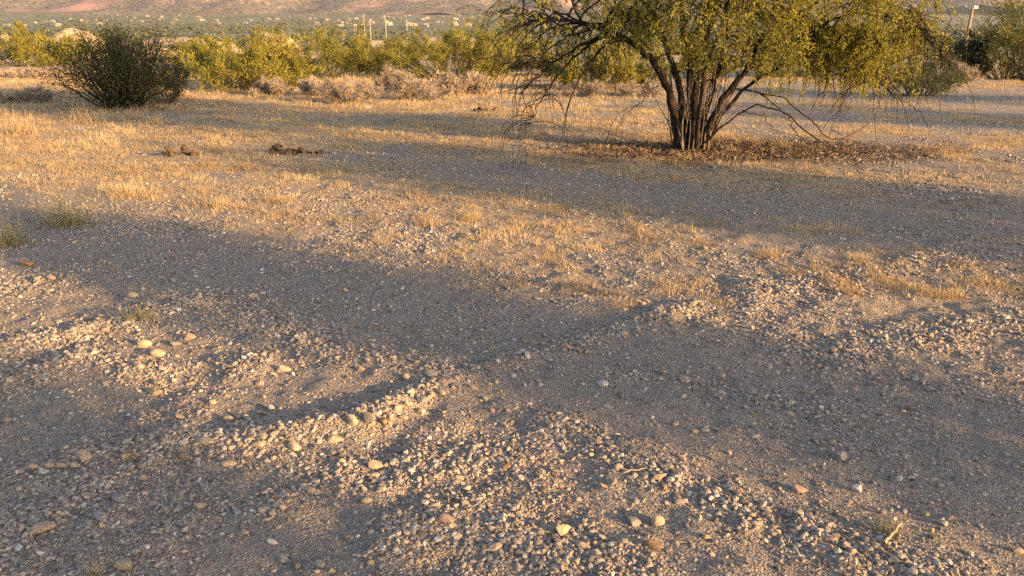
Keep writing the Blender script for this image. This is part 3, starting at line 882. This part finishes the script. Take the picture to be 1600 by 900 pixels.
# ------------------------------------------------------------------ gravel (one mass) and stones (one by one)
def stone_mesh(name, seed, sub, ang, mat):
    import bmesh
    bm = bmesh.new()
    bmesh.ops.create_icosphere(bm, subdivisions=sub, radius=1)
    rr = np.random.default_rng(seed)
    P = np.array([v.co[:] for v in bm.verts])
    for _ in range(12 if ang else 4):                       # knock flat faces off
        n = unit(rr.normal(0, 1, 3)); c = rr.uniform(.48, .86) if ang else rr.uniform(.78, .95)
        d = P @ n - c
        P = P - np.outer(np.clip(d, 0, None), n) * .97
    ph = rr.uniform(0, 6, (4, 3)); fr = rr.normal(0, 1.7, (4, 3))
    P = P * (1 + sum(.035 * np.sin(P @ fr[i] + ph[i, 0]) for i in range(4)))[:, None]
    for v, p in zip(bm.verts, P): v.co = p
    me = bpy.data.meshes.new(name); bm.to_mesh(me); bm.free()
    me.materials.append(mat)
    me.polygons.foreach_set('use_smooth', np.full(len(me.polygons), False, bool))
    return me
# gravel sources (kept out of the scene; only the scattered copies are seen)
gcol = bpy.data.collections.new('gravel_source')
for i in range(8):
    gcol.objects.link(bpy.data.objects.new('pebble_source', stone_mesh('pebble', 400 + i, 1 + i % 2, True, M['gravel'])))
rng = np.random.default_rng(88)
n = 2000000
yy = .7 + 15.5 * rng.uniform(0, 1, n) ** 1.9
xx = rng.uniform(-1, 1, n) * (yy * .86 + 2.2)
D = gravel_mask(xx, yy)
ok = rng.uniform(0, 1, n) < D * (1 - .35 * sstep(3.5, 6, yy)) * (1 - .6 * sstep(7, 14, yy)) * (1 - (.40 + .52 * sstep(6, 10, yy)) * thatch_mask(xx, yy)) * .85
xx, yy, D = xx[ok], yy[ok], D[ok]; n = len(xx)
bmk = berm_field(xx, yy)[0]
rad = (.0013 + .00056 * yy) * (rng.uniform(.008, 1, n) ** -.50) * (.8 + .3 * D + .35 * bmk)
rad = np.minimum(rad, (.0088 + .0009 * yy) * rng.uniform(.7, 1.25, n) + .004 * bmk)
zz = ground_z(xx, yy) + rad * rng.uniform(-.25, .35, n)
gm = bpy.data.meshes.new('gravel')
gm.vertices.add(n)
gm.vertices.foreach_set('co', np.stack([xx, yy, zz], 1).astype(np.float32).ravel())
def vattr(name, typ, key, val):
    a = gm.attributes.new(name, typ, 'POINT'); a.data.foreach_set(key, np.ascontiguousarray(val).ravel())
vattr('rot', 'FLOAT_VECTOR', 'vector', np.stack([rng.normal(0, .3, n), rng.normal(0, .3, n), rng.uniform(0, 6.28, n)], 1).astype(np.float32))
vattr('scl', 'FLOAT_VECTOR', 'vector', (rad[:, None] * np.stack([rng.uniform(.85, 1.65, n), rng.uniform(.7, 1.1, n), rng.uniform(.55, .95, n)], 1)).astype(np.float32))
vattr('pick', 'INT', 'value', rng.integers(0, 8, n).astype(np.int32))
vattr('tint', 'FLOAT', 'value', np.clip(rng.beta(1.3, 1.25, n), 0, 1).astype(np.float32))
gob = link('gravel', gm, None, 'loose tan and grey gravel covering the near ground', 'gravel', None, 'stuff')
ng = bpy.data.node_groups.new('scatter_gravel', 'GeometryNodeTree')
ng.interface.new_socket('Geometry', in_out='INPUT', socket_type='NodeSocketGeometry')
ng.interface.new_socket('Geometry', in_out='OUTPUT', socket_type='NodeSocketGeometry')
gi = ng.nodes.new('NodeGroupInput'); go = ng.nodes.new('NodeGroupOutput')
mp_ = ng.nodes.new('GeometryNodeMeshToPoints'); ip = ng.nodes.new('GeometryNodeInstanceOnPoints'); ci = ng.nodes.new('GeometryNodeCollectionInfo')
ci.inputs['Collection'].default_value = gcol; ci.inputs['Separate Children'].default_value = True; ci.inputs['Reset Children'].default_value = True
def named(nm, t):
    q = ng.nodes.new('GeometryNodeInputNamedAttribute'); q.data_type = t; q.inputs['Name'].default_value = nm
    return q.outputs['Attribute']
ng.links.new(gi.outputs[0], mp_.inputs['Mesh']); ng.links.new(mp_.outputs[0], ip.inputs['Points'])
ng.links.new(ci.outputs[0], ip.inputs['Instance']); ip.inputs['Pick Instance'].default_value = True
ng.links.new(named('pick', 'INT'), ip.inputs['Instance Index'])
ng.links.new(named('rot', 'FLOAT_VECTOR'), ip.inputs['Rotation'])
ng.links.new(named('scl', 'FLOAT_VECTOR'), ip.inputs['Scale'])
ng.links.new(ip.outputs[0], go.inputs[0])
md = gob.modifiers.new('scatter', 'NODES'); md.node_group = ng

SM = [stone_mesh('stone', 500 + i, 3, i % 5 != 1, M['stone']) for i in range(14)]
TONE = {'tan': (.40, .32, .23), 'yellow': (.46, .36, .235), 'pink': (.40, .285, .22), 'grey': (.27, .255, .24), 'dark': (.15, .14, .135), 'white': (.52, .48, .44), 'brown': (.24, .165, .11)}
srng = np.random.default_rng(99)
n_stone = 0
def stone(px, py, w, h, tone, label, group=None):
    global n_stone
    p = hit(px, py + h * .25)
    sc = np.linalg.norm(p - np.array([0, 0, CAMH])) / FPX
    o = link('stone', SM[srng.integers(14)], None, label, 'stone', group)
    a, b, c = w * sc * .53, (w * .55 + h * .45) * sc * .40, h * sc * .52
    o.scale = (a, b, c)
    o.rotation_euler = (srng.normal(0, .15), srng.normal(0, .15), srng.normal(0, .3))
    o.location = (p[0], p[1], p[2] + c * .35)
    t = np.array(TONE[tone]) * .74 * srng.uniform(.9, 1.1)
    o.color = (*t, 1)
    n_stone += 1
NAMED = [
 (877, 826, 23, 27, 'yellow', 'upright yellow block of stone near the bottom middle, taller than wide'),
 (1020, 850, 28, 20, 'brown', 'brown angular stone below the two pale stones at the bottom right of the yellow block'),
 (1027, 813, 20, 20, 'tan', 'tan rounded stone, right one of the pair above the brown angular one'),
 (990, 815, 24, 16, 'grey', 'grey tan stone, left one of the pair above the brown angular'),
 (939, 838, 20, 12, 'grey', 'flat grey stone between the yellow block and the brown angular stone'),
 (910, 852, 23, 12, 'tan', 'low tan wedge of stone just below right of the yellow block'),
 (901, 877, 14, 13, 'tan', 'round tan stone at the bottom edge below the yellow block'),
 (874, 881, 13, 9, 'tan', 'small flat tan stone left of the round one below the yellow block'),
 (850, 862, 13, 13, 'pink', 'small pinkish stone below left of the yellow block'),
 (1340, 763, 18, 12, 'white', 'white oval stone lying alone on the smooth dirt at lower right'),
 (1248, 765, 27, 15, 'pink', 'long pale pink stone at the gravel edge, left of the white oval stone'),
 (1312, 712, 26, 20, 'grey', 'broad flat grey stone sunk in the dirt above the long pink stone'),
 (1474, 818, 16, 10, 'grey', 'grey oval stone near the right edge, front one of a pair'),
 (1482, 807, 16, 10, 'grey', 'grey stone just behind the grey oval one near the right edge'),
 (1404, 747, 9, 10, 'white', 'small white stone right of the white oval stone'),
 (1420, 638, 11, 12, 'brown', 'small brown stone standing on the bare track at right'),
 (1452, 526, 9, 17, 'yellow', 'narrow yellow stone standing upright on the right hand berm'),
 (1029, 744, 22, 14, 'pink', 'pinkish tan stone midway along the stone line at lower right'),
 (1041, 729, 21, 8, 'tan', 'thin flat tan stone just above the pinkish tan one'),
 (966, 729, 14, 13, 'pink', 'round pink stone left of the thin flat tan one'),
 (936, 690, 16, 11, 'tan', 'tan stone at the upper left end of the lower right stone line'),
 (920, 680, 12, 10, 'tan', 'uppermost small tan stone of the lower right stone line'),
 (942, 599, 18, 12, 'white', 'pale grey stone resting alone on the smooth centre track'),
 (801, 586, 10, 10, 'white', 'small bluish white stone right of the berm, on the smooth track'),
 (824, 557, 11, 13, 'white', 'pale upright pebble at the right foot of the berm'),
 (1069, 592, 15, 12, 'tan', 'tan egg shaped stone right of the centre on bare dirt'),
 (1050, 496, 15, 13, 'tan', 'tan rounded stone at the right end of the long berm'),
 (886, 541, 22, 14, 'pink', 'pinkish stone leading the cluster on the berm right of centre'),
 (673, 583, 23, 14, 'grey', 'large grey stone at the top of the middle stone heap'),
 (660, 623, 23, 19, 'grey', 'grey rounded stone at the right of the middle stone heap'),
 (659, 643, 17, 13, 'tan', 'tan round stone at the lower right of the middle stone heap'),
 (576, 651, 22, 22, 'dark', 'dark grey rounded stone at the left of the middle stone heap'),
 (551, 656, 17, 20, 'yellow', 'bright yellow pointed stone left of the dark grey rounded one'),
 (599, 658, 17, 18, 'brown', 'brownish stone touching the dark grey rounded one'),
 (608, 645, 14, 14, 'pink', 'pink round stone above the brownish stone of the middle heap'),
 (622, 637, 15, 14, 'pink', 'pinkish grey stone in the centre of the middle heap'),
 (690, 612, 14, 10, 'tan', 'sunlit tan stone at the upper right of the middle heap'),
 (443, 576, 22, 14, 'tan', 'tan flat stone alone on dark dirt, upper left of the middle heap'),
 (564, 576, 14, 13, 'tan', 'small tan round stone between the lone flat one and the grey top stone'),
 (635, 588, 12, 12, 'pink', 'small pink stone left of the large grey top stone'),
 (243, 612, 24, 15, 'yellow', 'bright yellow oblong stone in the lit gravel at left'),
 (225, 537, 19, 14, 'yellow', 'yellow rounded stone at the top of the lit gravel at left'),
 (247, 551, 20, 12, 'tan', 'flat tan stone right below the yellow rounded one at left'),
 (217, 571, 18, 12, 'tan', 'tan stone between the yellow rounded and the yellow oblong stone'),
 (245, 597, 20, 10, 'tan', 'low tan stone resting right above the yellow oblong one'),
 (297, 526, 16, 14, 'pink', 'pink grey round stone above right of the lit gravel at left'),
 (273, 537, 18, 11, 'grey', 'grey flat stone beside the yellow rounded one at left'),
 (393, 463, 22, 13, 'tan', 'pale tan stone on the shaded dirt at upper left'),
 (43, 412, 24, 12, 'brown', 'reddish brown slab of stone near the left edge by the grass'),
 (320, 689, 28, 13, 'yellow', 'long pale yellow stone tilted at the left of the row of three'),
 (404, 692, 22, 12, 'yellow', 'yellow stone in the middle of the row of three lit stones'),
 (459, 697, 23, 14, 'yellow', 'orange yellow stone at the right of the row of three lit stones'),
 (524, 686, 24, 12, 'tan', 'pale tan stone right of the row of three lit stones'),
 (585, 727, 27, 18, 'tan', 'pale tan block with a dark pit in the lit gravel at lower middle'),
 (311, 790, 18, 18, 'tan', 'tan rounded stone alone on shaded gravel at lower left'),
 (192, 883, 31, 18, 'tan', 'tan lozenge shaped stone at the bottom left edge'),
 (210, 861, 16, 9, 'grey', 'flat grey stone just above the tan lozenge at the bottom left'),
 (65, 826, 32, 18, 'pink', 'pink split stone near the left bottom corner'),
 (130, 712, 24, 17, 'pink', 'pinkish brown slab in the crack line at the left'),
 (97, 727, 22, 10, 'pink', 'flat pinkish stone left of the pinkish brown slab'),
 (165, 698, 23, 9, 'grey', 'flat grey stone at the upper end of the crack line at left'),
 (187, 778, 26, 11, 'grey', 'low flat grey stone half buried at lower left'),
 (157, 805, 20, 12, 'grey', 'dull grey stone below the low flat half buried one'),
 (285, 713, 14, 12, 'brown', 'brownish stone below the long pale yellow stone'),
 (357, 724, 20, 10, 'tan', 'flat tan stone below the row of three lit stones'),
 (441, 873, 20, 15, 'grey', 'grey tan stone in the shaded gravel at the bottom, leftmost of three'),
 (499, 881, 17, 15, 'grey', 'pale grey stone at the bottom, rightmost of three'),
 (464, 884, 12, 14, 'dark', 'dark grey upright stone at the bottom, middle of three'),
 (427, 846, 19, 8, 'white', 'long whitish stone above the three grey stones at the bottom'),
 (684, 843, 18, 10, 'white', 'cream oblong stone in the lit gravel left of the yellow block'),
 (729, 763, 17, 11, 'tan', 'tan oval stone in the lit gravel above the cream oblong one'),
 (774, 854, 21, 11, 'tan', 'tan wedge of stone left of the yellow block near the bottom'),
 (695, 810, 30, 17, 'pink', 'pinkish block sunk in the lit gravel above the cream oblong stone'),
 (792, 729, 17, 14, 'brown', 'brown round stone right of the lit gravel in the lower middle'),
 (1310, 872, 13, 10, 'grey', 'grey round stone at the bottom right, right of the long pink one'),
]
for s_ in NAMED: stone(*s_)
MINOR = [(356, 655, 18, 13), (385, 651, 14, 9), (280, 650, 20, 9), (332, 628, 10, 9), (163, 512, 14, 10), (208, 461, 15, 10), (11, 657, 14, 10), (57, 436, 11, 9), (80, 434, 14, 9), (540, 453, 12, 8),
 (606, 629, 14, 9), (636, 630, 13, 11), (675, 617, 9, 14), (681, 600, 12, 9), (631, 652, 17, 9), (738, 605, 10, 9), (758, 622, 10, 9), (769, 641, 8, 9), (406, 599, 13, 9), (425, 636, 13, 10), (474, 648, 9, 9), (480, 662, 15, 10), (460, 663, 12, 9),
 (728, 570, 10, 9), (706, 577, 10, 8), (853, 546, 10, 9), (903, 546, 9, 9), (917, 550, 9, 9), (803, 531, 8, 8), (820, 533, 11, 8), (835, 536, 12, 8), (932, 521, 10, 9), (973, 520, 15, 9), (1016, 500, 9, 11), (1083, 473, 15, 10), (1145, 518, 9, 8), (1175, 512, 9, 9),
 (1022, 578, 9, 9), (991, 579, 9, 6), (1037, 581, 10, 7), (1098, 601, 6, 6), (1121, 575, 12, 8), (1128, 587, 10, 9), (1075, 655, 11, 8), (1055, 663, 9, 8), (1085, 673, 15, 8), (1303, 546, 11, 8), (1320, 547, 12, 11), (1235, 647, 14, 9), (1473, 607, 7, 6), (1268, 614, 9, 6), (1407, 575, 9, 6), (1580, 650, 10, 6),
 (52, 729, 12, 9), (76, 728, 15, 11), (117, 728, 15, 11), (145, 699, 8, 7), (195, 713, 14, 12), (367, 685, 11, 11), (360, 700, 11, 10), (377, 694, 14, 9), (229, 854, 10, 8), (250, 853, 11, 9), (92, 802, 9, 9), (34, 821, 10, 8), (159, 820, 10, 10), (54, 883, 8, 7), (49, 895, 9, 7), (383, 832, 12, 10), (97, 780, 16, 7), (29, 791, 7, 6), (39, 686, 9, 9), (223, 747, 15, 11),
 (521, 707, 13, 9), (535, 720, 11, 10), (486, 766, 12, 11), (572, 781, 15, 9), (425, 801, 12, 12), (442, 792, 10, 10), (512, 815, 9, 9), (463, 812, 6, 6), (664, 785, 15, 9), (725, 785, 16, 10), (579, 879, 11, 11), (518, 892, 10, 9), (452, 812, 7, 7), (724, 881, 7, 6),
 (956, 700, 9, 8), (957, 711, 9, 8), (1015, 715, 11, 9), (1066, 715, 13, 9), (941, 758, 16, 8), (931, 849, 10, 11), (1104, 768, 10, 14), (1103, 839, 14, 9), (810, 826, 10, 9), (851, 791, 8, 7), (1455, 829, 8, 10), (1420, 879, 11, 9), (1330, 862, 12, 10), (1299, 818, 9, 8), (1255, 875, 8, 7), (1301, 690, 11, 7), (1590, 861, 15, 12), (1105, 745, 11, 8), (1135, 870, 8, 7)]
ZT = ['tan', 'tan', 'pink', 'grey', 'yellow']
def zone(px, py):
    if px < 520 and py < 590: return 'upper left gravel by the dry grass'
    if px < 520 and py < 690: return 'lit gravel at the left'
    if px < 420: return 'shaded gravel at the lower left'
    if px < 860 and py > 690: return 'lit gravel of the lower middle'
    if px < 860: return 'long berm of stones across the middle'
    if py > 690: return 'stone line at the lower right'
    return 'bare tracks at the right'
CW = {'tan': 'tan', 'pink': 'pinkish', 'grey': 'grey', 'yellow': 'yellowish', 'white': 'whitish'}
def minor(px, py, w, h):
    t = ZT[srng.integers(5)] if srng.random() < .92 else 'white'
    z = zone(px, py)
    stone(px, py, w, h, t, 'small %s pebble sized stone of the %s' % (CW[t], z), 'small stones of the ' + z)
for s_ in MINOR: minor(*s_)
LINES = [[(240, 700), (560, 662), (650, 622), (720, 588), (800, 560), (900, 535), (1000, 502), (1080, 484)], [(890, 672), (960, 712), (1040, 748), (1160, 800), (1300, 850)], [(430, 790), (560, 745), (700, 725), (800, 720)],
         [(620, 830), (720, 815), (820, 850), (930, 885)], [(130, 560), (260, 590), (400, 640), (480, 660)], [(1270, 552), (1370, 536), (1460, 522)], [(40, 735), (130, 712), (230, 690)]]
while n_stone < 296:
    L = LINES[0 if srng.random() < .25 else srng.integers(len(LINES))] if srng.random() < .8 else [(srng.uniform(0, 1600), srng.uniform(430, 890))] * 2
    k = srng.integers(len(L) - 1); t = srng.random()
    px = L[k][0] + (L[k + 1][0] - L[k][0]) * t + srng.normal(0, 22); py = L[k][1] + (L[k + 1][1] - L[k][1]) * t + srng.normal(0, 12)
    if not (5 < px < 1595 and 400 < py < 892): continue
    w = srng.uniform(6, 10.5) * (.6 + .4 * py / 700)
    minor(px, py, w, w * srng.uniform(.65, .95))

# ------------------------------------------------------------------ dry grass
def blades(P, ln, wd, lean, rng, bend=.3):
    n = len(P)
    a = rng.uniform(0, 2 * np.pi, n); d = np.stack([np.cos(a), np.sin(a), np.zeros(n)], 1)
    b = rng.uniform(0, 2 * np.pi, n); s = np.stack([np.cos(b), np.sin(b), np.zeros(n)], 1) * (wd / 2)[:, None]
    lean = np.abs(rng.normal(0, lean, n))[:, None]
    tip = P + (np.array([0, 0, 1.0]) * np.clip(1 - lean * bend, .15, 1) + d * lean) * ln[:, None]
    V = np.stack([P - s, P + s, tip + s * .2, tip - s * .2], 1).reshape(-1, 3)
    return V, np.arange(4 * n, dtype=np.int32).reshape(-1, 4)

rng = np.random.default_rng(123)
n = 1100000
gy_ = 4.6 + 34 * rng.uniform(0, 1, n) ** 1.7
gx_ = rng.uniform(-1, 1, n) * (gy_ * .78 + 1)
mk = thatch_mask(gx_, gy_)
tuft = sstep(-.05, .35, fbm(gx_ / .22, gy_ / .22, 3, 47))
keepg = rng.uniform(0, 1, n) < mk * (.25 + .75 * tuft)
gx_, gy_, tuft = gx_[keepg], gy_[keepg], tuft[keepg]; n = len(gx_)
P = np.stack([gx_, gy_, ground_z(gx_, gy_) - .005], 1)
ln = rng.uniform(.022, .075, n) * (.6 + .7 * tuft) * (.62 + .38 * sstep(7, 12, gy_)) * (1 + .55 * sstep(12, 22, gy_))
tall = rng.random(n) < .012
ln[tall] *= 2.2
V, F = blades(P, ln, .0022 + .00042 * gy_, .8, rng)
link('dry_grass', mesh_np('dry_grass', V, F, M['straw'], False, {'tint': np.repeat(clump_tint(P, rng, .6, 9), 4)}), None, 'short golden dry grass covering the field', 'grass', None, 'stuff')

def grass_tuft(px, py, wpx, hpx, nb, mat, label, seed):
    rng = np.random.default_rng(seed)
    b = hit(px, py); sc = np.linalg.norm(b - np.array([0, 0, CAMH])) / FPX
    r = wpx * sc / 2; H = hpx * sc
    q = rng.normal(0, .38, (nb, 2)) * r * np.array([1, .7])
    z = ground_z(b[0] + q[:, 0], b[1] + q[:, 1]) - b[2]
    V, F = blades(np.stack([q[:, 0], q[:, 1], z - .004], 1), H * .72 * rng.uniform(.25, 1.15, nb), np.full(nb, .0016 + .00035 * b[1]), .85, rng)
    o = link('grass_tuft', mesh_np('grass_tuft', V, F, M[mat], False, {'tint': np.repeat(rng.beta(2, 2, nb), 4)}), None, label, 'grass tuft')
    o.location = tuple(b)
for t in [(105, 350, 90, 60, 420, 'green_straw', 'wispy green grey grass tuft on the shade edge at left', 1),
          (14, 382, 60, 52, 300, 'green_straw', 'green grey grass tuft cut by the left edge', 2),
          (215, 500, 62, 30, 220, 'green_straw', 'small dull green tuft on shaded gravel at left', 3),
          (200, 305, 110, 34, 420, 'straw', 'golden tuft right of the wispy green one', 4),
          (665, 350, 60, 24, 240, 'straw', 'golden tuft in the middle of the lit field', 5),
          (735, 345, 46, 22, 200, 'straw', 'golden tuft just right of the one in mid field', 6),
          (1200, 400, 62, 26, 260, 'straw', 'yellow grass tuft beside a dark patch right of centre', 7),
          (1340, 408, 44, 22, 180, 'straw', 'yellow grass tuft at the right end of the lit field', 8),
          (140, 190, 70, 36, 160, 'straw', 'tall pale grass stalks in front of the dark bush, left bunch', 9),
          (215, 186, 60, 34, 140, 'straw', 'tall pale grass stalks in front of the dark bush, right bunch', 10),
          (30, 210, 70, 46, 300, 'straw', 'tall golden grass at the left edge below the dead brush', 11),
          (245, 195, 40, 28, 110, 'straw', 'thin pale grass stalks at the start of the tree shadow', 12),
          (1145, 262, 30, 26, 60, 'straw', 'pale grass stalks in front of the mesquite stems', 13),
          (365, 212, 34, 20, 90, 'straw', 'golden tuft above the first dead stump', 14),
          (545, 215, 20, 16, 60, 'straw', 'short pale tuft right of the dark dead stump', 15),
          (148, 898, 24, 40, 60, 'straw', 'thin straw tuft at the bottom left beside the tan lozenge stone', 16),
          (205, 715, 34, 26, 70, 'straw', 'sparse straw tuft beside the pinkish brown slab at left', 17),
          (1385, 830, 60, 30, 130, 'green_straw', 'dull olive tuft in the gravel at lower right', 18),
          (975, 478, 60, 18, 160, 'straw', 'low straw tuft left of the right end of the long berm', 19),
          (1130, 475, 50, 18, 140, 'straw', 'low straw tuft right of the right end of the long berm', 20),
          (440, 315, 60, 22, 240, 'straw', 'golden tuft in the left field below the dark stump', 21),
          (335, 325, 70, 26, 260, 'straw', 'golden tuft in the left field near the shade edge', 22)]:
    grass_tuft(*t)

# ------------------------------------------------------------------ litter under the tree, dead stumps, sticks
rng = np.random.default_rng(131)
n = 14000
lx = SH_TREE[0] + .7 + rng.normal(0, 1.7, n); ly = SH_TREE[1] + rng.normal(0, .7, n)
kk = rng.uniform(0, 1, n) < litter_mask(lx, ly)
lx, ly = lx[kk], ly[kk]; n = len(lx)
P = np.stack([lx, ly, ground_z(lx, ly) + .006], 1)
V, F = leaves(P, unit(np.stack([rng.normal(0, 1, n), rng.normal(0, 1, n), np.abs(rng.normal(0, .3, n))], 1)), .075, .016, rng)
M['litter'] = leaf_material('dead_leaf', [(0, (.035, .024, .017)), (.5, (.095, .06, .04)), (1, (.30, .205, .13))], .1)
link('leaf_litter', mesh_np('leaf_litter', V, F, M['litter'], False, {'tint': np.repeat(rng.uniform(0, 1, n), 4)}), None, 'red brown fallen litter spread under the mesquite tree', 'leaf litter', None, 'stuff')

n = 3200
sy_ = 1.4 + 8 * rng.uniform(0, 1, n) ** 1.5; sx_ = rng.uniform(-1, 1, n) * (sy_ * .78 + .6)
P = np.stack([sx_, sy_, ground_z(sx_, sy_) + .006], 1)
V, F = leaves(P, unit(np.stack([rng.normal(0, 1, n), rng.normal(0, 1, n), np.abs(rng.normal(0, .22, n))], 1)), .042, .0024, rng)
link('straw_litter', mesh_np('straw_litter', V, F, M['straw'], False, {'tint': np.repeat(rng.uniform(0, 1, n), 4)}), None, 'loose pale straws and broken stalks lying on the gravel', 'straw', None, 'stuff')

def stump(px, py, wpx, hpx, label, seed, n=5):
    rng = np.random.default_rng(seed)
    b = hit(px, py); sc = np.linalg.norm(b - np.array([0, 0, CAMH])) / FPX
    Wd = wpx * sc; H = hpx * sc
    r = empty('dead_stump', b, label, 'dead stump')
    for k in range(n):
        x0 = (k / (n - 1) - .5) * Wd * .8; p = np.array([x0, rng.normal(0, .06), -.02])
        d = np.array([rng.normal(0, .9), rng.normal(0, .4), rng.uniform(.5, 1.4)])
        P = branch(p, d, H * rng.uniform(.6, 1.1), 6, .3, rng, .25); P[:, 2] = np.maximum(P[:, 2], 0)
        V, F = tubes([(P, H * rng.uniform(.16, .26) * np.array([1.2, 1.05, 1, .9, .95, .75, .3]))], 8)
        V = V + rng.normal(0, H * .022, V.shape)
        link('wood_chunk', mesh_np('wood_chunk', V, F, M['deadwood']), r)
stump(448, 240, 56, 28, 'dark knobbly dead stump lying in the left field, larger part', 1, 6)
stump(490, 240, 34, 18, 'low dark piece of dead wood right beside the knobbly stump', 2, 4)
stump(278, 243, 44, 20, 'small brown dead stump left of the dark knobbly one', 3, 4)
stump(757, 174, 34, 12, 'dark dead wood beneath the drooping left limb of the tree', 4, 4)

def stick(pts, r, label):
    P = [hit(*q) + np.array([0, 0, r * .8 + .006]) for q in pts]
    c = P[0].copy()
    S = smooth_line(np.array(P) - c, 8, np.random.default_rng(int(pts[0][0])), r * .4)
    V, F = tubes([(S, np.linspace(r, r * .6, 8))], 6)
    o = link('stick', mesh_np('stick', V, F, M['stick']), None, label, 'stick'); o.location = tuple(c)
stick([(571, 822), (580, 817), (588, 812)], .004, 'short straw coloured stick on shaded gravel, lower middle')
stick([(985, 706), (1010, 716), (1036, 730)], .004, 'thin stick across the upper part of the lower right stone line')
stick([(1381, 853), (1395, 838), (1408, 822)], .006, 'pale stick slanting up in the gravel at the lower right')
stick([(1372, 860), (1390, 870), (1403, 880)], .005, 'pale stick lying below the slanting one at the lower right')
stick([(1444, 608), (1462, 612)], .005, 'small pale stick on the bare track at the right')
stick([(1530, 625), (1548, 631)], .006, 'pale stick near the right edge on the bare track')
stick([(672, 806), (690, 820)], .004, 'thin stick by the pinkish block in the lit gravel')
stick([(688, 768), (700, 780), (702, 790)], .004, 'curved stick above the tan oval stone in the lit gravel')
stick([(970, 735), (985, 740), (1010, 735)], .004, 'dark thin stick beside the round pink stone')

# ------------------------------------------------------------------ thin air haze round the whole scene
hz = box_mesh('haze', 0, 2900, 545, 19000, 12400, 1190, None, .001)
hm = bpy.data.materials.new('haze_air'); hm.use_nodes = True
hn = hm.node_tree
for q in list(hn.nodes):
    if q.type != 'OUTPUT_MATERIAL': hn.nodes.remove(q)
pv = hn.nodes.new('ShaderNodeVolumePrincipled')
pv.inputs['Color'].default_value = (.86, .92, 1.0, 1)
pv.inputs['Density'].default_value = 0.00006
pv.inputs['Anisotropy'].default_value = .2
hn.links.new(pv.outputs[0], hn.nodes['Material Output'].inputs['Volume'])
hz.materials.append(hm)
link('haze', hz, kind='stuff')
